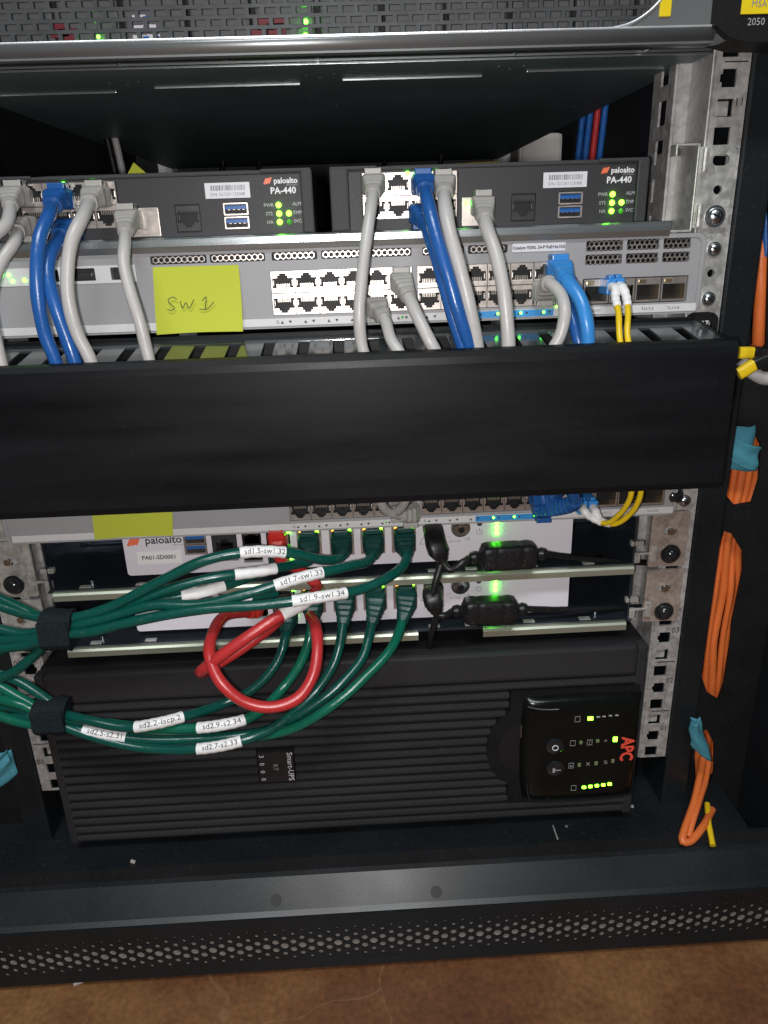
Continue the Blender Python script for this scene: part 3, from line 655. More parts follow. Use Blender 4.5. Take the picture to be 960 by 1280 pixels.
# ================================================================== SWITCH
def switch():
    t=thing('network_switch','grey network switch under the firewalls with sticky note and rows of ports','network switch',(0,-8,-2),'grey 24 port switches')
    o=(0,8,2); L=lambda x,y,z:(x,y+8,z+2)
    m=MB(); m.box(-220,221,2,240,-1,42.5,'chassis_dark',.8); m.build('chassis',t,o)
    cuts=[]
    vents=[(-104,-72),(-69.5,-38),(-33.5,-7.5),(-4.5,20),(23.5,48),(55,79),(82,105)]
    for a,b in vents: cuts.append(rrect(a-.3,b+.3,36.2,40.9,.8,2))
    for a,b in ((152.5,174),(177,196),(199,215)): cuts.append(rrect(a-.3,b+.3,35.2,41.2,.8,2)); cuts.append(rrect(a-.3,b+.3,27.6,33.4,.8,2))
    cuts.append([(-35.6,4.9),(48.6,4.9),(48.6,30.4),(-35.6,30.4)]); cuts.append([(51.6,4.9),(135.8,4.9),(135.8,30.4),(51.6,30.4)])
    cuts.append(rrect(151.4,216,4.4,19.8,.8,2))
    cuts.append(rrect(-172,-158,28.6,35.4,.6,2)); cuts.append(rrect(-150.5,-137,28.6,35.6,.6,2)); cuts.append(rrect(-128,-118,28.6,35.6,.6,2))
    m=MB(); m.plate(rrect(-222.5,224.5,-2,43.2,5,5),cuts,-8,6,'switch_grey',wall='switch_grey'); m.build('bezel',t,o)
    m=MB(); m.plate(rrect(-221.9,223.9,-2.5,43.7,5,5),[rrect(-219.5,221.5,-.2,41.4,4,5)],-8.7,1.0,'switch_grey'); m.build('bezel_rim',t,o)
    m=MB(); m.box(-219,221,-1.4,1.9,-1,42,'hole_dark'); m.build('inner_panel',t,o)
    for (a,b) in vents:
        m=MB(); p=3.35; n=int((b-a)/p); x0=a+((b-a)-(n-1)*p)/2
        perf(m,x0,38.6,n,1,p,1.28,-7.4,3,'shield','port_dark'); m.build('vent',t,o)
    for (a,b) in ((152.5,174),(177,196),(199,215)):
        for zc in (36.8,29.1):
            m=MB(); p=2.95; n=int((b-a)/p)
            perf(m,a+1.6,zc,n,2,p,1.2,-7.2,3,'shield','port_dark'); m.build('vent',t,o)
    for blk in (-28.6,58.6):
        for i in range(6):
            x=blk+i*14.0
            inst(JACK,'network_port',t,L(x,-7.2,24.0)); inst(JACK,'network_port',t,L(x,-7.2,11.3),(0,math.pi,0))
    # uplink cages
    for i in range(4):
        x0=152.4+i*15.9
        m=MB(); m.plate([(x0,5),(x0+15.3,5),(x0+15.3,19.2),(x0,19.2)],[[(x0+.9,6.2),(x0+14.4,6.2),(x0+14.4,15.2),(x0+.9,15.2)]],-7.4,14,'shield',wall='gold' if i else 'shield')
        m.box(x0+.9,x0+14.4,2,3,6,15.4,'hole_dark'); m.box(x0+1.5,x0+6,-7.9,-7.2,16.2,18.2,'gold',.3); m.build('uplink_slot',t,o)
    # bottom strip
    m=MB(); m.box(-218,222,-9.3,-8.5,-1.2,3.4,'switch_strip',.3); st=m.build('port_number_strip',t,o)
    m=MB(); m.box(88,134,-9.6,-9.35,-.9,3.1,'strip_blue',.05)
    m.build('blue_strip',t,o)
    m=MB()
    for i in range(12):
        bx=(-28.6 if i<6 else 58.6)+(i%6)*14
        if i in (0,6): put_text(m,'G',bx-4.5,-9.7,1.2,2.6,'ink_dark')
        for dx,up_ in ((-1.8,1),(3.0,-1)): m.add([(bx+dx-1,-9.7,1.1-up_*.8),(bx+dx+1,-9.7,1.1-up_*.8),(bx+dx,-9.7,1.1+up_*.8)],[(0,1,2)],'print_white' if i>=9 and False else 'ink_dark')
    for i in range(4): put_text(m,'Te1/1/%d'%(i+1),160+i*15.9,-9.7,1.1,2.4,'ink_dark')
    m.build('port_numbers',t,o)
    m=MB(); m.box(108,139.6,-8.5,-8.05,36.3,41.0,'sticker',.1); m.build('model_plate',t,o)
    m=MB(); put_text(m,'Catalyst 9200L 24-P PoE+4x10G',123.8,-8.7,38.6,2.35,'ink_dark',bold=.06); m.build('model_lettering',t,o)
    m=MB(); m.box(-219,-113.5,-8.45,-8.05,27.4,36.8,'switch_strip',.1)
    for a in (-172,-150.5,-128): pass
    led_=m
    m2=MB(); m2.plate([(-219,27.0),(-113.5,27.0),(-113.5,36.8),(-219,36.8)],[rrect(-172,-158,28.6,35.4,.6,2),rrect(-150.5,-137,28.6,35.6,.6,2),rrect(-128,-118,28.6,35.6,.6,2)],-8.5,.4,'switch_strip'); m2.build('indicator_panel',t,o)
    for x0,x1 in ((-171,-159),(-149.8,-137.8),(-127,-119)):
        m=MB(); m.box(x0,x1,-4,-2,29,35,'port_dark',.3); m.box(x0+2,x1-2,-6,-4,30.8,33,'port_dark',.2); m.build('data_socket',t,o)
    for x,z,mm in ((-186.5,33.4,'led_green'),(-190.5,34,'led_green'),(-185,30,'led_green'),(-178,30.2,'led_lime'),(-193,30.2,'led_green'),(-198,33.5,'led_green')):
        m=MB(); led(m,x,-8.5,z,1.0,mm,.6); m.build('status_light',t,o)
    for i,x in enumerate((97,111,125,25,39)):
        m=MB(); led(m,x+3,-9.6,1.4,.8,'led_green' if i<3 else 'led_dim',.5); m.build('port_light',t,o)
    for i,x in enumerate((133,)):
        m=MB(); led(m,x+3,-8.1,4.2,.7,'led_green',.5); m.build('port_light',t,o)
    for sx in (-1,1):
        m=MB(); X=sorted((sx*225.5,sx*239)); m.plate(rrect(X[0],X[1],-1,42.8,2),[circ(232*sx,20,2.4)],-2.8,2.4,'bracket'); m.build('mounting_ear',t,o)
        inst(SSCREW,'screw',t,L(232*sx,-3,34)); inst(SSCREW,'screw',t,L(232*sx,-3,5))
    return t
sw1=switch()
sw2=copy_tree(sw1,None,(0,0,-132.6)); sw2['label']='grey network switch half hidden under the wide black cable cover, above the white boxes'
# black knob screws next to the lower switch
m=None

# sticky notes
def note(label,pxs,Y,txt,curl):
    P=[at(a,b,Y) for a,b in pxs]      # tl tr br bl
    vs=[];n=10
    for j in range(n+1):
        for i in range(n+1):
            u,v=i/n,j/n; q=(P[0]*(1-u)+P[1]*u)*(1-v)+(P[3]*(1-u)+P[2]*u)*v
            vs.append(q+Vector((.5*math.sin(v*3.1)*(u-.5),-curl*(v**2.2)*(0.35+.65*u)-.35*math.sin(u*5+v*3)*v-.25,.5*v*math.sin(u*3.14))))
    fs=[(j*(n+1)+i,j*(n+1)+i+1,(j+1)*(n+1)+i+1,(j+1)*(n+1)+i) for j in range(n) for i in range(n)]
    t=thing('sticky_note',label,'sticky note',P[0])
    m=MB(); m.add(vs,fs,'note',True); m.add([v+Vector((0,.12,0)) for v in vs],fs,'note',True); m.build('paper',t,tuple(-P[0]))
    if txt:
        m=MB()
        for s_ in txt:
            pts=smooth_path([at(a,b,Y-.9)+Vector((0,-curl*.42,0)) for a,b in s_],.7); tube(m,pts,.28,'ink',5)
        m.build('handwriting',t,tuple(-P[0]))
    return t
note('bright yellow sticky note with handwriting on the upper grey switch',[(191,334),(298,331),(305,413),(197,418)],-9.6,
     [[(222,374),(217,371),(211,375),(214,380),(219,384),(215,388),(210,386)],[(226,376),(229,385),(233,378),(237,385),(243,374)],[(253,376),(258,371),(257,386)],[(250,386),(259,386),(268,377)]],4.5)
note('yellow sticky note cut off by the black cover on the lower grey switch',[(112,600),(213,594),(217,668),(119,674)],-10.4,None,1.5)
m=MB(); a=atz(157,226,89.4); tri=[at(155,226,30),at(167,203,34),at(193,225,30)]
m.add(tri+[p_+Vector((0,.2,0)) for p_ in tri],[(0,1,2),(5,4,3),(0,1,4,3),(1,2,5,4),(2,0,3,5)],'note')
tag(m.build('sticky_note_corner'),'corner of a yellow note poking up behind the left firewall','sticky note')

# ================================================================== CABLE MANAGER
cm=thing('cable_duct','wide black horizontal cable cover between the two grey switches','cable duct',(0,-60,-55))
o=(0,60,55)
m=MB(); m.sheet([(-56,-13.6),(-58.6,-14.2),(-60,-16),(-60.4,-19),(-61,-94),(-60,-96.5),(-57,-97.6),(-40,-98)],-2.2,-240,224.7,'black_cover'); 
m.prism([(-59,-97),(-59,-15),(-13,-7),(-13,-97)],222.2,224.7,'black_cover'); m.build('front_cover',cm,o)
for k_,(pts_) in enumerate(([(856,462),(860,478),(862,490)],[(822,520),(826,538),(830,543)],[(508,505),(520,530),(516,560)],[(612,470),(600,505),(606,540)],[(300,480),(296,500),(302,520)],[(470,538),(480,550),(492,546)])):
    m=MB(); tube(m,smooth_path([at(a,b,-60.9)+Vector((0,-.02-(.55*0),0)) for a,b in pts_],1.2),.16,'print_grey',4); m.build('scratch',cm,o)
m=MB(); m.box(-222,219,-13,-10.4,-98,-4.6,'black_cover',.6); m.build('back_plate',cm,o)
x=-236.0; TL=Matrix.Translation((0,-57.5,-16.2))@Matrix.Rotation(math.radians(9.6),4,'X')   # top deck slopes up to the rear
m=MB(); m.box(-240,222,0,4,0,1.8,'finger',.5,X=TL); m.box(-240,222,35.5,47,0,1.8,'finger',.5,X=TL)
m.build('top_frame',cm,o)
while x<214:
    m=MB(); m.box(x,x+13.6,3.9,35.6,.1,1.7,'finger',.3,X=TL); m.build('finger',cm,o); x+=20.2
m=MB(); m.box(-222,219,-56,-13.5,-96,-94,'black_matte',.5); m.build('bottom_plate',cm,o)
m=MB(); m.plate(rrect(219.5,240,-30,-3,6),[rrect(225,236,-14,-8,2.5,4)],-3.6,2.4,'black_matte'); m.build('mounting_ear',cm,o)
m=MB(); put_text(m,'07',231,-3.9,-10,5,'print_white'); m.build('rail_mark',cm,o)
# cables lying inside the duct, seen between the fingers
for i,(x0,x1,yy,mm,lb) in enumerate(((-30,60,-36,'cable_blue','blue cord lying inside the duct under the middle slots'),(-120,-20,-30,'cable_yellow','yellow cord lying inside the duct under the left slots'),(60,215,-40,'cable_white','pale cord lying inside the duct under the right slots'))):
    m=MB(); pts=smooth_path([Vector((x0,yy,-26)),Vector((x0*.7+x1*.3,yy+6,-21)),Vector((x0*.3+x1*.7,yy-5,-22)),Vector((x1,yy,-28))]); tube(m,thin(pts),3.3,mm,10); tag(m.build('loose_cord'),lb,'cable')

# ================================================================== UPPER PATCH CABLES
def din(px,py,Y=-50):      # last two points: dive between the fingers
    a=at(px,py,Y); return [a, a+Vector((0.5,4,-30))]
GW='white patch cables dropping into the black duct'; GB='blue patch cables dropping into the black duct'
def fp(dx,col,row): return Vector((28+13.9*col+dx, 2.5, 76 if row==0 else 63.4))
W=('patch_cable','cable','cable_white','boot_white')
def wc(label,start,pts,**k): return cable('patch_cable',label,'cable','cable_white','boot_white',start,pts,group=GW,**k)
def bc(label,start,pts,sky=False,**k): return cable('patch_cable',label,'cable','cable_sky' if sky else 'cable_blue','cable_sky' if sky else 'boot_blue',start,pts,group=GB,**k)
def P(px,py,Y=2.5): return at(px,py,Y)
wc('white cable cut by the left photo edge, upper plug of the left firewall',P(27,247),[(8,280,-36),(-12,300,-44),(-30,360,-50)],bootlen=24)
wc('white cable cut by the left photo edge, lower plug of the left firewall',P(35,283),[(18,303,-34),(0,330,-42),(-12,380,-48),(-4,430,-50)]+din(4,462,-50),up=-1,bootlen=24)
bc('blue cable bowed furthest left, upper of the pair beside each other',P(80,250),[(60,272,-36),(50,296,-44),(46,335,-50),(48,378,-52),(57,420,-51)]+din(69,450),r=3.7)
bc('blue cable running behind its twin, ending right of it in the duct',P(92,286),[(72,302,-30),(62,320,-40),(60,345,-46),(70,385,-50),(84,425,-50)]+din(95,456),up=-1,r=3.7)
wc('white cable just right of the two blue cables at the left',P(126,247),[(103,272,-38),(90,300,-46),(84,345,-50),(88,388,-52),(98,420,-51)]+din(113,450),r=3.6)
wc('white cable from the left firewall management port, left of the sticky note',P(164,275),[(156,304,-32),(155,330,-40),(163,365,-46),(174,400,-50),(182,432,-50)]+din(188,456),out=9)
wc('greyish white cable hanging from the leftmost port of the right firewall',P(466,232),[(464,258,-32),(458,300,-42),(452,350,-48),(449,395,-51),(452,430,-50)]+din(457,449))
bc('dark blue cable from the right firewall, left one of the touching blue pair',P(524,268),[(536,292,-30),(548,330,-42),(560,375,-48),(572,415,-50)]+din(581,446),up=-1,r=3.6)
bc('blue cable whose boot stands tallest on the right firewall',P(527,232),[(534,250,-34),(545,295,-46),(560,345,-52),(573,390,-54),(584,425,-52)]+din(590,446),r=3.8)
wc('white cable hugging the right side of the slanting blue cables',P(552,233),[(556,256,-34),(562,290,-44),(576,340,-50),(588,390,-52),(595,425,-51)]+din(598,446),r=3.9)
wc('white cable from the right firewall management port',P(601,258),[(608,284,-30),(619,315,-40),(629,360,-47),(634,405,-50)]+din(636,444),out=9,r=3.9)
def sp(blk,i,row): return Vector(((-28.6 if blk==0 else 58.6)+i*14.0,-7.5,24 if row==0 else 11.3))
wc('short white cable from a lower port of the upper switch, second of three',sp(0,4,1)+Vector((-1,0,-3)),[(482,402,-32),(489,425,-44)]+din(503,449),up=-1,bootlen=22,out=10)
wc('white cable angled from an upper port of the upper grey switch',sp(0,5,0)+Vector((0,0,-2)),[(512,374,-34),(523,398,-44),(536,424,-50)]+din(547,447),out=11,r=3.6)
wc('white cable hooking over to the right beside the bright blue cable',sp(1,5,1)+Vector((-2,0,3)),[(686,354,-30),(701,368,-40),(706,392,-48),(700,420,-50)]+din(690,440),up=-1,bootlen=22,out=12,r=3.5)
bc('bright sky blue cable at the right end of the switch ports',sp(1,5,0)+Vector((6,0,2)),[(708,350,-34),(724,372,-44),(733,402,-50)]+din(735,440),sky=True,r=4.0)
bc('blue cable tucked behind the bright sky blue one',sp(1,5,1)+Vector((9,0,6)),[(706,366,-26),(714,392,-36),(721,418,-42)]+din(725,438,-44),up=-1,r=3.3)
def fibre(label,start,pts,Yoff=0,zb=0):
    t=thing('fibre_cable',label,'fibre cable',start,'yellow fibre cables'); inv=Vector(start)
    m=MB(); m.box(-3.1,3.1,-12,4,-4.5,4.5,'cable_sky',.7); m.box(-1.6,1.6,-10,-3,4.4,6.4,'cable_sky',.5); m.build('connector',t)
    C=[Vector(start)+Vector((0,-11,0)),Vector(start)+Vector((0,-18,-1))]+[(at(*c) if not isinstance(c,Vector) else c) for c in pts]
    q=[p_-inv for p_ in smooth_path(C,1.2)]; sl=arclen(q); k=next(i for i,s_ in enumerate(sl) if s_>21)
    fr=frames(q); m=MB(); m.loft(q[:k],fr[:k],[(2.9-.6*i/k-(.35 if i%3==0 else 0),)*2+(2.4,) for i in range(k)],'white_tag',12); m.build('boot',t)
    m=MB(); tube(m,q[k-1:],1.75,'cable_yellow',10); m.build('cord',t); return t
fibre('yellow fibre cable on the left of the upper pair, white boot',P(757,357,-8),[(769,372,-30),(773,390,-38),(774,415,-46)]+din(776,440),)
fibre('yellow fibre cable on the right of the upper pair, white boot',P(766,356,-8),[(783,372,-31),(785,392,-39),(784,415,-46)]+din(786,440),)

# cables coming out under the duct into the lower switch
def under(px,py,Y=-50): return [at(px,py,Y), at(px,py,Y)+Vector((0,4,32))]
def und2(pts,px,py,Y=-50): return pts+under(px,py,Y)
L2=lambda blk,i,row: sp(blk,i,row)+Vector((0,0,-132.6))
cable('patch_cable','white cable looping under the black cover, left one of the crossing pair','cable','cable_white','boot_white',P(512,638,-7.5),und2([(498,644,-24),(482,637,-34),(474,622,-44)],470,612,-48),group='white cables under the cover',up=-1,bootlen=17,out=7,r=3.0)
cable('patch_cable','white cable looping under the black cover, right one of the crossing pair','cable','cable_white','boot_white',P(497,632,-7.5),und2([(496,640,-28),(503,632,-38)],510,612,-50),group='white cables under the cover',up=-1,bootlen=15,out=7,r=3.0)
cable('patch_cable','blue cable with ribbed boot sticking out below the black cover at right','cable','cable_blue','boot_blue',P(676,632,-7.5),und2([(700,634,-26),(717,628,-36),(716,616,-44)],708,604,-48),up=-1,bootlen=36,out=5,r=3.9)
cable('patch_cable','blue cable directly above the ribbed boot, mostly behind the cover','cable','cable_blue','boot_blue',P(672,618,-7.5),und2([(690,620,-22),(700,614,-34)],698,604,-46),up=-1,bootlen=20,out=6,r=3.4)
fibre('yellow fibre cable curving up left under the cover, lower right corner',P(722,627,-8),und2([(738,646,-26),(757,654,-32),(775,642,-40),(787,624,-46)],790,608,-48))
fibre('yellow fibre cable curving up right under the cover, lower right corner',P(735,627,-8),und2([(750,650,-28),(768,655,-34),(788,642,-42),(799,624,-48)],802,606,-50))

# ================================================================== WHITE APPLIANCES ON TRAYS
def appliance(dz,label,top):
    t=thing('white_appliance',label,'network appliance',(3.8,0,-166+dz),'white appliances on shelves')
    Z=lambda z:z+dz
    o=(-3.8,0,166-dz)
    m=MB(); m.box(-150,157,14,150,Z(-165),Z(-131),'white_face',1.5); m.box(-150,-148.5,2.1,14.5,Z(-165),Z(-131),'white_face'); m.box(155.5,157,2.1,14.5,Z(-165),Z(-131),'white_face'); m.box(-148.4,155.4,2.1,14.5,Z(-165),Z(-163.8),'white_face'); m.box(-148.4,155.4,12.6,13.8,Z(-163.6),Z(-131.2),'hole_dark'); m.build('body',t,o)
    xs=(-24.5,-2.4,18.9,40.2)
    cuts=[[(x-8.4,Z(-157.4)),(x+8.4,Z(-157.4)),(x+8.4,Z(-135.4)),(x-8.4,Z(-135.4))] for x in xs]
    cuts.append([(-53.6,Z(-161)),(-37.4,Z(-161)),(-37.4,Z(-135.4)),(-53.6,Z(-135.4))])
    cuts.append([(-90.6,Z(-158)),(-73.5,Z(-158)),(-73.5,Z(-136.5)),(-90.6,Z(-136.5))]); cuts.append([(-70,Z(-160)),(-57,Z(-160)),(-57,Z(-136.5)),(-70,Z(-136.5))])
    cuts.append([(-109.4,Z(-152.3)),(-94,Z(-152.3)),(-94,Z(-137.4)),(-109.4,Z(-137.4))])
    m=MB(); m.plate(rrect(-150,157,Z(-165.6),Z(-131),2.2,3),cuts,0,2,'white_face'); m.build('face_plate',t,o)
    for x in xs:
        m=MB(); m.plate([(x-8.3,Z(-157.3)),(x+8.3,Z(-157.3)),(x+8.3,Z(-135.5)),(x-8.3,Z(-135.5))],[[(x-6,Z(-155)),(x+6,Z(-155)),(x+6,Z(-138.5)),(x-6,Z(-138.5))]],-.6,11,'shield',wall='port_dark'); m.box(x-6,x+6,9,10,Z(-155),Z(-138.5),'port_dark')
        s_=m.build('network_port',t,o)
        for dx,mm in ((-4.8,'led_amber'),(4.8,'led_lime')):
            m=MB(); m.box(x+dx-1.7,x+dx+1.7,-1.3,-.3,Z(-140.2),Z(-138.2),mm,.2); m.build('port_light',t,o)
    for zc,r_ in ((-142,0),(-154.5,math.pi)):
        inst(JACK,'network_port',t,(-45.5-3.8,.2,zc+166),(0,r_,0))
    for zz in (-138.2,-158.6,-148.4):
        m=MB(); m.box(-39.4,-37.2,-.9,-.2,Z(zz-1.1),Z(zz+1.1),'led_green' if zz!=-148.4 else 'led_dim',.2); m.build('port_light',t,o)
    jj=inst(jack_mesh('console_port','port_dark',16,20),'console_port',t,(-82-3.8,.6,Z(-147)+166-dz))
    for zc in (-142.5,-154): inst(jack_mesh('spare_port','port_dark',12,10.5),'spare_port',t,(-63.5-3.8,.6,Z(zc)+166-dz)).scale=(.85,1,.9)
    inst(USB,'usb_port',t,(-101.7-3.8,.2,Z(-141.2)+166-dz)); inst(USB,'usb_port',t,(-101.7-3.8,.2,Z(-148.4)+166-dz))
    for x,z in ((59.5,-139.5),(79,-140.5)):
        m=MB(); m.cyl((x,.2,Z(z)),(0,-1,0),6.6,3,'screw',20); m.cyl((x,-2.8,Z(z)),(0,-1,0),5.0,3,'screw',20,4.4); m.cyl((x,-5.7,Z(z)),(0,-1,0),2.2,.6,'hole_dark',12); m.build('power_socket',t,o)
    m=MB(); m.cyl((92.3,.1,Z(-138.6)),(0,-1,0),1.9,.8,'ink_dark',14); m.build('power_button',t,o)
    for z in (-137.0,-141.0,-145.0):
        m=MB(); led(m,104.2,-.2,Z(z-1.2),1.6,'led_green'); m.build('status_light',t,o)
    m=MB()
    # printed symbols: power ring, triangle, DC marks, small certifications
    def ring(x,z,r,gap=False):
        pts=[Vector((x+r*math.sin(a),-.35,z+r*math.cos(a))) for a in [math.radians(d) for d in range(35,326,20)]]; tube(m,pts,.2,'ink_grey',5)
    ring(92.3,Z(-144.6),1.9); m.box(92.1,92.5,-.5,-.2,Z(-144.2),Z(-142.2),'ink_grey')
    for a,b in (((51,-152),(57.5,-152)),((51,-152),(54.2,-146)),((57.5,-152),(54.2,-146))): tube(m,[Vector((a[0],-.35,Z(a[1]))),Vector((b[0],-.35,Z(b[1])))],.2,'ink_grey',5)
    put_text(m,'12V 3.0A',75,-.35,Z(-151),2.3,'ink_grey'); put_text(m,'C-(',71,-.35,Z(-147.6),2.4,'ink_grey'); put_text(m,'CE',84,-.35,Z(-149.6),3.2,'ink_grey'); 
    for z,tx in ((-137,'o'),(-141,'i'),(-145,'r')): put_text(m,tx,109.8,-.35,Z(z),3.0,'ink_grey')
    put_text(m,'paloalto',-122.6,-.4,Z(-140.2),7.7,'ink_dark',bold=.14); put_text(m,'NETWORKS',-112,-.4,Z(-144.2),1.7,'ink_grey')
    for k in range(3):
        xx=-145.5+k*2.5; m.add([(xx-2.0,-.4,Z(-143.2)+k*.3),(xx,-.4,Z(-143.8)+k*.3),(xx+2.8,-.4,Z(-138.2)+k*.3),(xx+.8,-.4,Z(-137.6)+k*.3)],[(0,1,2,3)],'print_orange')
    m.build('face_lettering',t,o)
    if top:
        m=MB(); m.box(-142,-112,-.55,-.2,Z(-157.4),Z(-148.2),'white_tag',.1); s_=m.build('asset_sticker',t,o)
        m=MB(); put_text(m,'PA01-SD0001',-127,-.75,Z(-152.7),4.1,'ink_dark',bold=.09); m.build('asset_lettering',s_)
    return t
appliance(0,'white network appliance directly below the lower grey switch, logo partly visible',True)
appliance(-43.6,'lower white network appliance just above the black UPS',False)
def tray(dz,label):
    t=thing('rack_shelf',label,'rack shelf',(0,0,-172+dz),'dark shelves for the white appliances'); o=(0,0,172-dz); Z=lambda z:z+dz
    m=MB(); m.box(-202,200,-10,180,Z(-171.6),Z(-170.4),'steel_dark',.3)
    m.box(-202,200,70,72,Z(-170),Z(-134),'steel_dark',.4); m.box(-202,-200.6,-6,180,Z(-171),Z(-134),'steel_dark',.4); m.box(198.6,200,-6,180,Z(-171),Z(-134),'steel_dark',.4)
    m.build('tray',t,o)
    m=MB()
    xs=[(-198,62),(64.5,198)] if dz==0 else [(-196,-49),(-47.6,48),(94,196)]
    for a,b in xs: m.prism([(-12.6,Z(-176.6)),(-12.8,Z(-172.4)),(-11.6,Z(-171)),(-9,Z(-170.3)),(-9,Z(-171.7)),(-11,Z(-172.6)),(-11.4,Z(-176.6))],a,b,'lip_olive')
    m.build('front_lip',t,o)
    for x in (-178,-140,60,86,128,168): m=MB(); m.box(x-4,x+4,-7,-3,Z(-170.3),Z(-169.5),'bracket',.3); m.build('tray_tab',t,o)
    for x in (-176,178): m=MB(); m.cyl((x,2,Z(-170.4)),(0,0,1),2.2,2.4,'screw',12); m.build('screw',t,o)
    m=MB()
    for s_ in (-1,1):
        pts=smooth_path([Vector((s_*176-11,69.4,Z(-157.5))),Vector((s_*176-4,69.0,Z(-156))),Vector((s_*176+3,69,Z(-156.2))),Vector((s_*176+11,69.4,Z(-157.5)))]); tube(m,pts,.7,'steel',6)
    m.build('slot_highlight',t,o)  # bright beads paint the highlights of embossed slots on the back wall
    for sx in (-1,1):
        f=lambda a,b:sorted((sx*a,sx*b))
        m=MB(); m.box(*f(204,216),-4,-2.4,Z(-166.5),Z(-164.8),'bracket',.5); m.box(*f(200.5,205),-4,-1,Z(-172.5),Z(-165),'bracket',.5); m.box(*f(212,216.5),-5,3,Z(-172),Z(-160),'bracket',.8)
        m.box(*f(197,206),-6,-2,Z(-158.8),Z(-155.2),'bracket',.5)
        m.build('side_bracket',t,o)
        m=MB(); c=224*sx
        m.plate(rrect(*f(211,237),Z(-176.2),Z(-135.2),1.5),[rrect(c-5,c+5,Z(-152.4),Z(-147.2),2.5,4)],-3.4,2.2,'bracket_reflect' if sx>0 else 'bracket')
        m.build('mounting_ear',t,o)
        m=MB(); m.cyl((c-1+sx*2,-3.0,Z(-149.8)),(0,-1,0),2.4,2.0,'screw',12); m.build('pin',t,o)
        kx=226*sx
        inst(KNOB,'knob_screw',t,(kx,-3.8,(-166.5)+172 if dz==0 else (-168)+172))
    return t
tray(0,'dark metal shelf with pale front lip under the upper white appliance')
tray(-43.6,'dark metal shelf with pale split lip under the lower white appliance')
kn=MB(); 
k_=bpy.data.objects.new('knob_screw',KNOB); COL.objects.link(k_); k_.location=at(841,619,-4)*S; tag(k_,'black knob screw beside the right end of the lower grey switch','screw')

# ================================================================== GREEN, RED PATCH CABLES
def gp(i,dz=0): return Vector(((-24.5,-2.4,18.9,40.2)[i],-.5,-146+dz))
GG='green patch cables gathered by the upper black tie'; GL='green patch cables gathered by the lower black tie'
def gc(label,start,pts,tags=(),g=GG,mint=False,**k):
    return cable('patch_cable',label,'cable','cable_mint' if mint else 'cable_green','boot_green',start,pts,group=g,tags=tags,r=k.pop('r',3.2),bw=7.2,bh=7.4,**k)
gc('green cable with the topmost white tag, plugged in the third jack',gp(1),[(427,696,-26),(405,700,-38),(362,691,-48),(310,690,-55),(255,701,-60),(200,727,-62),(130,762,-62),(74,774,-60),(35,768,-56),(-20,750,-50)],((331,689,28,'sd1.5-sw1.32'),),out=10,bootlen=20)
gc('green cable with the second white tag from the top, second jack',gp(0),[(388,700,-24),(366,706,-34),(325,714,-46),(262,723,-56),(195,742,-60),(130,768,-60),(74,781,-57),(35,792,-54),(-20,782,-50)],((323,715,26,''),),out=10,bootlen=20)
gc('green cable tagged sd1.7-sw1.33 from the fourth jack',gp(2),[(462,700,-28),(435,708,-44),(376,722,-58),(310,742,-66),(250,756,-68),(190,757,-66),(125,775,-64),(74,786,-62),(35,798,-58),(-20,800,-52)],((377,722,31,'sd1.7-sw1.33'),),out=11,bootlen=22)
gc('green cable tagged sd1.9-sw1.34 from the fifth jack beside the power plug',gp(3),[(507,702,-30),(485,722,-48),(450,737,-58),(402,746,-68),(330,756,-72),(250,762,-72),(170,776,-70),(112,790,-68),(74,794,-66),(35,806,-60),(-20,812,-54)],((403,745,33,'sd1.9-sw1.34'),),out=11,bootlen=22)
gc('green cable with a blank tag, lowest strand left of the upper tie',Vector((-45.5,-.5,-154.5)),[(338,712,-22),(310,722,-36),(257,739,-50),(200,750,-56),(130,774,-58),(74,788,-58),(50,812,-56),(20,838,-54),(-25,858,-50)],((257,738,27,''),),out=8,bootlen=14)
gc('green cable with a blank tag crossing under the tagged strands',None,[(345,742,-30),(312,747,-44),(282,751,-52),(230,762,-58),(160,778,-62),(110,786,-62),(74,790,-62),(30,802,-58),(-20,822,-52)],((281,751,34,''),),plug=False,r=3.0)
dzl=-43.6
gc('green cable tagged sd2.2-iscp.2 curling from the lower appliance',Vector((-43,-.5,-154.5+dzl)),[(356,800,-28),(346,828,-36),(318,860,-44),(278,880,-50),(232,895,-66),(197,904,-73),(160,909,-72),(110,900,-68),(68,890,-59),(30,878,-54),(-20,862,-50)],((200,904,31,'sd2.2-iscp.2'),),GL,out=10,bootlen=22)
gc('green cable tagged sd2.9-s2.34 from the lower second jack',gp(0,dzl),[(388,792,-30),(376,828,-38),(352,862,-46),(318,894,-64),(278,906,-71),(215,911,-68),(140,905,-66),(90,898,-63),(66,894,-61),(25,872,-56),(-20,846,-50)],((279,906,31,'sd2.9-s2.34'),),GL,mint=True,out=11,bootlen=24)
gc('green cable tagged sd2.7-s2.33, lowest tag of all',gp(1,dzl),[(427,794,-30),(418,828,-40),(392,868,-50),(350,905,-66),(305,925,-76),(250,936,-76),(180,935,-70),(120,922,-67),(80,908,-64),(55,900,-62),(20,896,-56),(-20,900,-50)],((277,931,29,'sd2.7-s2.33'),),GL,out=12,bootlen=26)
gc('green cable with half hidden crumpled tag near the lower tie',gp(2,dzl),[(462,792,-30),(453,822,-42),(425,856,-54),(380,890,-62),(330,914,-64),(270,922,-66),(200,925,-66),(130,918,-66),(84,908,-63),(60,902,-61),(25,886,-56),(-20,880,-50)],((131,926,28,'sd2.5-s2.31'),),GL,out=12,bootlen=26)
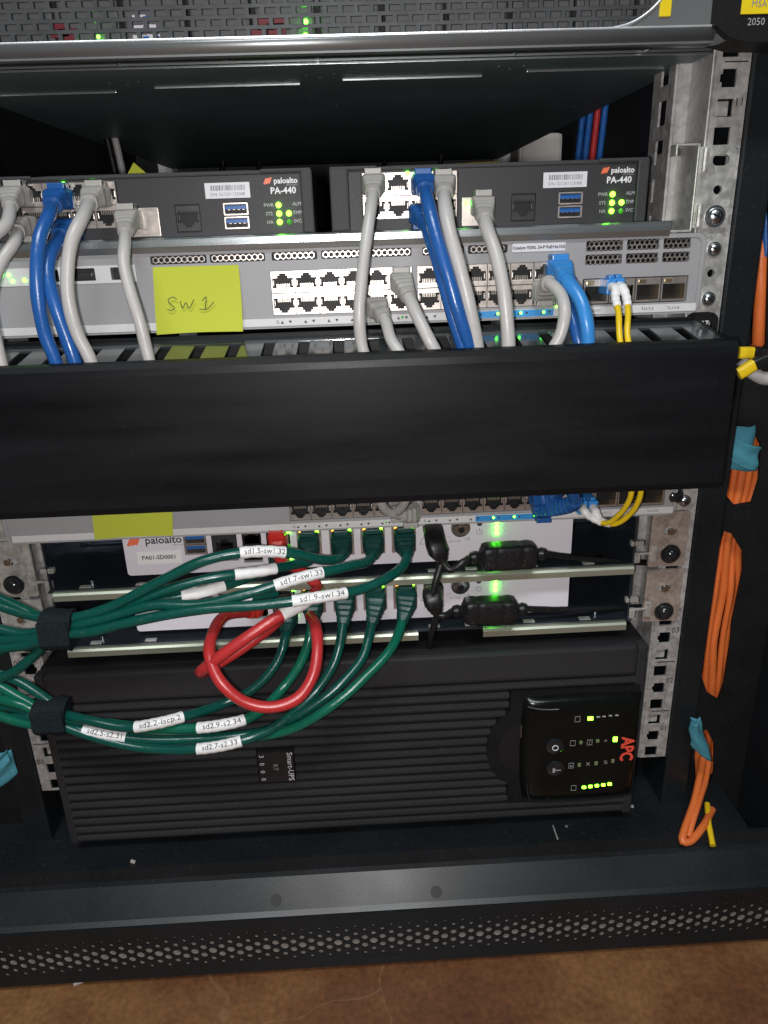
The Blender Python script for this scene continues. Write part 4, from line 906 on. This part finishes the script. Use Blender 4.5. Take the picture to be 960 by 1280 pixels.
gc('brightest green cable, outermost sweep from the jack beside the lower power plug',gp(3,dzl),[(500,786,-30),(488,812,-44),(458,845,-56),(415,882,-66),(362,912,-68),(300,922,-64),(262,919,-60)]+[(210,918,-60),(140,910,-60),(90,902,-60),(62,896,-60),(25,880,-60),(-20,870,-52)],(),GL,mint=True,out=12,bootlen=26)
gc('green strand sweeping highest at the left edge above the upper tie',None,[(78,779,-58),(52,772,-57),(20,757,-52),(-25,738,-46)],(),plug=False)
gc('green strand leaving the lower tie highest towards the left edge',None,[(72,884,-58),(50,868,-56),(20,850,-52),(-20,838,-48)],(),GL,plug=False)
gc('green strand leaving the lower tie lowest towards the left edge',None,[(74,900,-62),(46,905,-62),(15,900,-58),(-20,886,-52)],(),GL,mint=True,plug=False)
def rc(label,start,pts,tags=(),**k): return cable('patch_cable',label,'cable','cable_red','boot_red',start,pts,group='red patch cables',tags=tags,r=3.7,**k)
rc('red cable from the upper appliance doubling back in a tight bend at left',Vector((-45.5,-.5,-142)),[(350,700,-18),(374,712,-26),(396,733,-38),(386,749,-52),(346,772,-66),(304,800,-74),(268,826,-76),(251,840,-70),(258,838,-62),(300,812,-52),(336,786,-42),(352,772,-30)],((372,757,22,''),),out=7,bootlen=12)
rc('red cable hanging in a wide open loop over the UPS',Vector((-66,-.5,-192)),[(281,770,-34),(266,792,-56),(262,818,-72),(274,850,-82),(305,877,-86),(340,884,-86),(373,872,-82),(392,842,-74),(397,806,-62),(394,782,-48),(388,770,-30)],(),out=9,bootlen=13)
def tie(label,px,py,Y,hw,hh,L):
    c=at(px,py,Y); t=thing('cable_tie',label,'cable tie',c)
    pts=[Vector((-L/2,0,.5)),Vector((-L/4,-.3,.2)),Vector((0,0,0)),Vector((L/4,-.2,-.3)),Vector((L/2,0,-.8))]; pts=smooth_path(pts,1.5)
    m=MB(); n=len(pts); m.loft(pts,frames(pts),[(hw+.5*math.sin(i*1.7),hh+.5*math.sin(i*.9),3) for i in range(n)],'velcro',22); m.build('strap',t)
    m=MB(); m.box(-L/2-.3,L/2+.6,-hw-1.3,-hw+1.0,-hh*.5,hh*.75,'velcro',.6); m.build('strap_end',t)
tie('black hook and loop tie round the upper green bundle',74,786,-61,9.5,12.5,17)
tie('black hook and loop tie round the lower green bundle',66,894,-60,9.5,11.5,19)

# ================================================================== POWER LEADS
def lead(label,dz,x0,plugpx,bend,fpx,tail,drop):
    s0=Vector((59.5,-4.5,-139.5+dz)); t=thing('power_lead',label,'power cable',s0,'black power leads with ferrite cores'); inv=s0
    A=[at(*p_) for p_ in plugpx]; q=[p_-inv for p_ in smooth_path([s0,s0+Vector((0,-7,0))]+A,1.2)]; fr=frames(q); n=len(q)
    m=MB(); secs=[]
    for i in range(n):
        a=i/(n-1); r_=(5.0 if a<.12 else 6.4) if a<.78 else 6.4-3.2*(a-.78)/.22
        secs.append((r_-(0.6 if a>.78 and i%2 else 0),r_*(.9),4.5))
    m.loft(q,fr,secs,'cable_black',16); m.build('barrel_plug',t)
    C=[A[-1]-Vector((0,0,0))]+[at(*p_) for p_ in bend]+[at(*fpx[0])]; m=MB(); tube(m,[p_-inv for p_ in smooth_path(C)],2.5,'cable_black',12); m.build('cord',t)
    f0,f1=at(*fpx[0]),at(*fpx[1]); ax=(f1-f0); Lf=ax.length; q=[f0-inv+ax*(i/18) for i in range(19)]; secs=[]
    for i in range(19):
        a=i/18
        if a<.15 or a>.85: secs.append((3.4+(.9 if i%2 else 0),3.4+(.9 if i%2 else 0),2.5))
        elif a<.2 or a>.8: secs.append((7.2,8.0,5))
        else: secs.append((7.8+(-.35 if i in(6,12) else 0),8.8+(-.35 if i in(6,12) else 0),5))
    m=MB(); m.loft(q,frames(q),secs,'cable_black',28,smooth=False); m.build('ferrite_core',t)
    C=[at(*fpx[1])]+[at(*p_) for p_ in tail]; m=MB(); tube(m,[p_-inv for p_ in smooth_path(C)],2.2,'cable_black',10); m.build('cord',t)
    if drop: m=MB(); tube(m,[p_-inv for p_ in smooth_path([at(*p_) for p_ in drop])],2.4,'cable_black',10); m.build('cord',t)
lead('black power lead with ferrite core in front of the upper white appliance',0,0,[(545,682,-22),(553,702,-24)],[(562,712,-26),(580,702,-26)],[(588,697,-20),(682,692,-16)],[(720,697,-8),(780,702,-2),(830,704,20)],[(551,706,-24),(546,722,-28),(541,740,-30)])
lead('black power lead with ferrite core in front of the lower white appliance',-43.6,0,[(540,746,-22),(547,768,-25)],[(556,770,-26)],[(566,764,-20),(658,761,-16)],[(700,762,-8),(760,760,0),(815,758,20)],[(546,772,-26),(540,790,-22),(537,808,-12)])

# ================================================================== UPS
up=thing('ups_unit','ribbed black uninterruptible power supply at the bottom of the rack','UPS',(0,-20,-378)); o=(0,20,378)
UX0,UX1,UZ0,UZ1=-219,210,-378,-228
m=MB(); m.box(UX0+1,UX1-1,-12,420,UZ0,UZ1,'black_matte',2); m.box(UX0,-213,-21,-11,UZ0+.5,UZ1-1,'black_rib',1.5); m.box(203,UX1,-21,-11,UZ0+.5,UZ1-1,'black_rib',1.5); m.box(-213,203,-21.5,-11.9,UZ1-24,UZ1-.5,'black_rib',2.5)
m.build('casing',up,o)
nr=16; p=(UZ1-25-(UZ0+2))/nr
for i in range(nr):
    z=UZ0+2+(i+.5)*p; x1=203
    if -356<z<-262: x1=min(112.0, 122.0-25*math.sqrt(max(0,1-((z+309)/33.5)**2)))
    x0=-213
    segs=[(x0,x1)]
    if -328<z<-299: segs=[(x0,-72.5),(-45,x1)]
    m=MB()
    for a,b in segs:
        m.prism([(-12.5,z-p*.34),(-19,z-p*.34),(-21.6,z-p*.27),(-22.2,z-p*.05),(-21.8,z+p*.22),(-20,z+p*.30),(-12.5,z+p*.30)],a,b,'black_rib')
    m.build('rib',up,o)
m=MB(); m.box(-72,-45.5,-22.6,-12,-328.5,-301,'black_gloss',1); bd=m.build('model_badge',up,o)
m=MB(); r90=-math.pi/2
put_text(m,'Smart-UPS',-48.5,-22.8,-314.6,5.8,'print_white',rot=r90); put_text(m,'RT',-59.4,-22.8,-314.6,5.0,'print_grey',rot=r90)
for k in range(4): put_text(m,'3000'[k],-69,-22.8,-304.4-k*6.8,4.8,'print_white',rot=r90)
m.build('badge_lettering',bd)
# control panel with scalloped left side
pan=[(121,-266),(150,-269.2),(206,-266.5),(208.5,-300),(208.5,-352),(160,-356),(128,-355),(121,-350)]
m=MB()
out=[(118,-263)]+[(206.5,-262.5),(209,-356.5),(122,-358),(120,-347)]
arc=[(108+ (0),0)]
left=[]
for i in range(13):
    a=math.radians(-66+i*132/12); left.append((121-25*math.cos(a), -309+33*math.sin(a)))
sur=[(206.5,-260.5),(113,-260.5),(112.5,-278)]+left[::-1]+[(112.5,-340),(113,-358),(209,-358)]
m.plate(sur,[],-22.9,10.8,'black_matte'); m.build('panel_surround',up,o)
m=MB(); m.plate([(121.4-16.5*math.cos(math.radians(-90+i*10)),-309+22*math.sin(math.radians(-90+i*10))) for i in range(19)],[],-23.4,1,'hole_dark'); m.box(120.6,121.2,-24.5,-23,-299,-288,'screw',.2); m.build('finger_grip',up,o)
m=MB(); n=28; vs=[];fs=[]
for j in range(n+1):
    for i in range(n+1):
        u=-1+2*i/n; v=-1+2*j/n; u=math.copysign(abs(u)**.6,u); v=math.copysign(abs(v)**.6,v)
        xl=121.5-1.6*(1-v*v)+ (2.2 if v<0 else .6)*v*v; x_=xl+(208-xl)*(u+1)/2; z_=-310.7+45.2*v+1.6*(1-u*u)*(1 if v>0 else -1)*abs(v)
        vs.append((x_,-22.4-7.9*((1-abs(u)**9)*(1-abs(v)**9))**.6,z_))
for j in range(n):
    for i in range(n): a=j*(n+1)+i; fs.append((a,a+1,a+n+2,a+n+1))
m.add(vs,fs,'panel_gloss',True); m.box(122,207.5,-22.8,-14,-355,-266,'panel_gloss',1); m.build('control_panel',up,o)
m=MB(); tube(m,smooth_path([Vector((123.5,-30.3,-268)),Vector((130,-30.3,-270.2)),Vector((138,-30.3,-271.4)),Vector((146,-30.3,-271.6))]),.45,'steel',6); tube(m,smooth_path([Vector((128.5,-30.3,-352)),Vector((126,-30.3,-344)),Vector((125.5,-30.3,-336))]),.4,'steel_dark',6); m.build('panel_edge',up,o)
for (a,b,g) in ((693,932,'0'),(694,960,'T')):
    q=at(a,b,-30); m=MB(); m.cyl((q.x,-29.9,q.z),(0,-1,0),6.9,1.6,'black_gloss',24,6.4); m.dome((q.x,-31.5,q.z),(0,-1,0),6.4,1.0,'black_gloss',24,3); bt=m.build('push_button',up,o)
    m=MB()
    if g=='0': tube(m,[Vector((q.x+2.1*math.cos(t_),-32.8,q.z+2.1*math.sin(t_))) for t_ in [i*math.pi/8 for i in range(17)]],.35,'print_white',5)
    else:
        m.box(q.x-2.6,q.x-.8,-32.9,-32.5,q.z-1.8,q.z+1.8,'print_grey'); m.box(q.x-1,q.x+3.4,-32.9,-32.5,q.z-.25,q.z+.25,'print_grey')
    m.build('button_symbol',bt)
def pl(px,py,m_,w_=2.0,h_=1.1):
    q=at(px,py,-30.4); m=MB(); m.box(q.x-w_,q.x+w_,-31,-30,q.z-h_,q.z+h_,m_,.7); m.build('indicator_light',up,o)
pl(738,898,'led_lime',1.9,1.3); 
for a,b in ((748,896),(755,895.5),(763,894.5),(771,894)): pl(a,b,'print_grey',1.3,.5)
pl(769,924,'led_lime',1.5,1.9)
for a,b in ((726,928),(747,926)): pl(a,b,'led_off',1.2,1.4)
for a,b in ((724,956),(745,954),(766,951)): pl(a,b,'led_off',1.2,1.6)
for a,b in ((730,984),(738,983),(746,982),(754,981),(762,980)): pl(a,b,'led_lime',1.4,1.0)
m=MB()
def sym(px,py,w_=1.8,h_=2.2):
    q=at(px,py,-30.3); pts=[(q.x-w_,q.z-h_),(q.x+w_,q.z-h_),(q.x+w_,q.z+h_),(q.x-w_,q.z+h_),(q.x-w_,q.z-h_)]
    for (a,b),(c,d) in zip(pts,pts[1:]): tube(m,[Vector((a,-30.3,b)),Vector((c,-30.3,d))],.18,'print_grey',4)
for a,b in ((722,899),(716,929),(737,928),(714,957),(717,985)): sym(a,b)
for a,b,tx in ((735,955,'X'),(757,953,'%'),(757,926,'='),(737,928,'/'),(714,957,'x')):
    q=at(a,b,-30.3); put_text(m,tx,q.x,-30.4,q.z,4.4,'print_grey')
m.build('panel_symbol',up,o)
m=MB(); q=at(783,936,-30.3); put_text(m,'APC',q.x,-30.5,q.z,13.2,'print_red',rot=r90,bold=.45,sx=.84); m.build('brand_lettering',up,o)

# ================================================================== RIGHT SIDE: ORANGE FIBRES, STRAPS
def ofib(label,ctrl,r=2.6,m_='cable_orange',cat='fibre cable',g='orange fibre cables behind the black panel'):
    C=[at(*c) for c in ctrl]; t=MB(); p0=C[0]; pts=[p_-p0 for p_ in smooth_path(C,3)]; tube(t,pts,r,m_,10)
    ob=t.build('fibre_cable',None,tuple(p0)); tag(ob,label,cat,g); return ob
lab=['orange fibre on the left edge of the long bundle','orange fibre second from the left in the long bundle','orange fibre in the middle of the long bundle','orange fibre fourth in the long bundle, bent right','orange fibre on the right edge of the long bundle']
for i in range(5):
    d=i*9.5; e=i*9
    ofib(lab[i],[(915+d*.9,430,34),(914+d,540,32-i),(908+d*.95,600,30),(895+d*.75,680,28+(i%2)*3),(884+d*1.02,740,27+(i%3)),(876+d*(.85+.1*(i%2)),800,26+i),(873+d*.9,850,28),(873+e*.8,900,32),(870+e*.7,960,32),(866+e*.5,1010,34)],r=(2.9,2.5,3.0,2.4,2.7)[i])
ofib('orange fibre strand split off to the right of the long bundle',[(925,700,36),(916,770,32),(908,820,30),(900,872,30),(892,930,34)],r=2.2)
ofib('thick orange fibre at the upper right edge beside the black panel',[(952,200,30),(952,300,26),(951,370,26),(949,430,30),(950,470,44)],r=4.6)
ofib('orange fibre looping below the lowest strap at left',[(879,945,24),(874,975,2),(866,1008,-18),(856,1036,-34),(853,1052,-42),(862,1052,-42),(878,1034,-32),(890,1012,-12)],r=2.9)
ofib('orange fibre standing right of the lowest strap loop',[(886,950,24),(882,975,6),(876,995,-10),(868,1020,-26),(860,1046,-38)],r=2.4)
ofib('short yellow cable end hanging at the bottom right',[(884,1005,4),(886,1030,-2),(890,1058,-6)],r=2.3,m_='cable_yellow',g=None) if False else None
t=MB(); C=[at(884,1005,-8),at(886,1030,-28),at(891,1057,-44)]; tube(t,[p_-C[0] for p_ in smooth_path(C)],2.2,'cable_yellow',10); tag(t.build('fibre_cable',None,tuple(C[0])),'short yellow cable end hanging at the bottom right of the cabinet','fibre cable')
t=MB(); C=[at(893,1020,-16),at(900,1036,-28),at(909,1046,-36)]; tube(t,[p_-C[0] for p_ in smooth_path(C)],1.2,'cable_orange',8); tag(t.build('fibre_cable',None,tuple(C[0])),'thin frayed orange strand beside the yellow cable end','fibre cable')
t=MB(); C=[at(958,180,30),at(957,240,24),at(958,320,24)]; tube(t,[p_-C[0] for p_ in smooth_path(C)],4,'cable_blue',10); tag(t.build('patch_cable',None,tuple(C[0])),'blue cable showing at the right photo edge above the orange fibre','cable')
def strap(label,pxs,Y,fold):
    P_=[at(a,b,Y) for a,b in pxs]; c=sum(P_,Vector())/len(P_); t=thing('cable_strap',label,'cable strap',c,None)
    def cloth(Q,y0,bulge,nm,ph):
        n=14; vs=[]; fs=[]
        a,b_,c_,d=[Q[0],Q[1],Q[-2],Q[-1]]
        for j in range(n+1):
            for i in range(n+1):
                u,v=i/n,j/n; q=(a*(1-u)+b_*u)*(1-v)+(d*(1-u)+c_*u)*v - c
                wob=.5*math.sin(v*9+ph)+.35*math.sin(u*7+v*5+ph*2)
                vs.append(Vector((q.x+.5*math.sin(v*8+ph),y0-bulge*math.sin(math.pi*u)**.7-wob,q.z+.5*math.sin(u*6+ph))))
        N=len(vs); vs+= [p_+Vector((0,1.1,0)) for p_ in vs]
        for j in range(n):
            for i in range(n):
                k=j*(n+1)+i; fs.append((k,k+1,k+n+2,k+n+1)); fs.append((N+k,N+k+n+1,N+k+n+2,N+k+1))
        rim=[i for i in range(n+1)]+[(n+1)*j+n for j in range(1,n+1)]+[(n+1)*n+i for i in range(n-1,-1,-1)]+[(n+1)*j for j in range(n-1,0,-1)]
        for k in range(len(rim)): x_,y_=rim[k],rim[(k+1)%len(rim)]; fs.append((x_,y_,N+y_,N+x_))
        m=MB(); m.add(vs,fs,'velcro_blue',True); m.build(nm,t)
    cloth(P_,-.5,3.0,'band',.4)
    P2=[at(a,b,Y-4) for a,b in fold]; cloth(P2,-4.2,3.2,'folded_end',1.7)
strap('teal cloth strap round the orange fibres beside the black cover',[(915,533),(943,531),(941,588),(907,586)],15.5,[(914,546),(951,560),(945,590),(912,577)])
strap('teal cloth strap round the orange fibres near the UPS panel',[(862,896),(874,895),(886,938),(864,936)],-7.5,[(862,903),(870,897),(891,930),(889,954),(862,936)][0:1]+[(871,899),(890,953),(863,932)])
strap('teal cloth strap cut by the left photo edge beside the UPS',[(-14,940),(14,936),(22,966),(-12,990)],-30,[(-14,950),(8,938),(14,954),(-14,976)])
# yellow and black connectors poking out by the duct
t=thing('fibre_connector','yellow and black fibre connectors at the right end of the black cover','connector',at(935,450,-20)); inv=at(935,450,-20)
for ctrl,nm in (([(922,441,-26),(945,441,-24),(965,444,-24)],'connector'),([(923,468,-34),(942,456,-34),(968,445,-34)],'connector')):
    q=smooth_path([at(*c) for c in ctrl],1.5); fr=frames(q); n=len(q); k=int(n*.52)
    m=MB(); m.loft([p_-inv for p_ in q[:k]],fr[:k],[(3.0-.9*(1 if i<2 else 0),3.6,4) for i in range(k)],'cable_yellow',14); m.build('yellow_sleeve',t)
    m=MB(); m.loft([p_-inv for p_ in q[k-1:]],fr[k-1:],[(3.3,3.6,4)]*(n-k+1),'cable_black',14); m.build('black_body',t)
t=MB(); C=[at(926,452,-12),at(936,462,-14),at(955,473,-16),at(975,470,-16)]; tube(t,[p_-C[0] for p_ in smooth_path(C)],4.2,'cable_white',12); tag(t.build('patch_cable',None,tuple(C[0])),'pale cable behind the yellow and black connectors at the right edge','cable')

# ================================================================== THINGS AT THE BACK OF THE RACK
for i,(a,b,m_,lb) in enumerate(((735,150,'cable_blue','blue cable hanging behind the rack, left of the red one'),(744,150,'cable_red','red cable hanging between two blue ones behind the rack'),(753,150,'cable_blue','blue cable hanging behind the rack, right of the red one'),(726,150,'cable_blue','darker blue cable hanging at the back beside the pale box'))):
    q=at(a,b+22,360); t=MB(); tube(t,smooth_path([Vector((3,0,60)),Vector((0,2,0)),Vector((-4,0,-50)),Vector((-9,0,-100))]),3.3,m_,8); tag(t.build('patch_cable',None,tuple(q)),lb,'cable')
q=at(678,190,560); t=MB(); t.box(-30,26,0,60,-30,22,'pale_beige',6); t.box(-26,22,-2,1,-26,17,'pale_beige',4); tag(t.build('back_box',None,tuple(q)),'pale grey box seen through the gap at the back of the rack','box')
for i,a in enumerate((275,321,478,548)):
    q=at(a,196,560+25*(i%3)); t=MB(); tube(t,smooth_path([Vector((6,0,26)),Vector((4,3,0)),Vector((-5,0,-40)),Vector((0,0,-110))]),3.2,'cable_black',8)
    tag(t.build('hanging_cord',None,tuple(q)),['first','second','third','fourth','fifth','sixth','seventh','eighth','ninth'][i]+' black cord from the left hanging behind the firewalls','cable','black cords hanging behind the firewalls')
for i,a in enumerate((140,150)):
    q=at(a,200,300); t=MB(); tube(t,smooth_path([Vector((-3,0,30)),Vector((0,0,0)),Vector((4,0,-60))]),3.4,'cable_white' if i else 'cable_black',8); tag(t.build('hanging_cord',None,tuple(q)),['dark cord hanging behind the left firewall','pale cord hanging behind the left firewall next to the yellow note'][i],'cable')
t=MB(); tube(t,smooth_path([at(440,212,60),at(520,209,70),at(600,205,60),at(622,204,66)]),1.2,'cable_yellow',8); tag(t.build('fibre_cable'),'thin yellow cord lying on top of the right firewall','fibre cable')
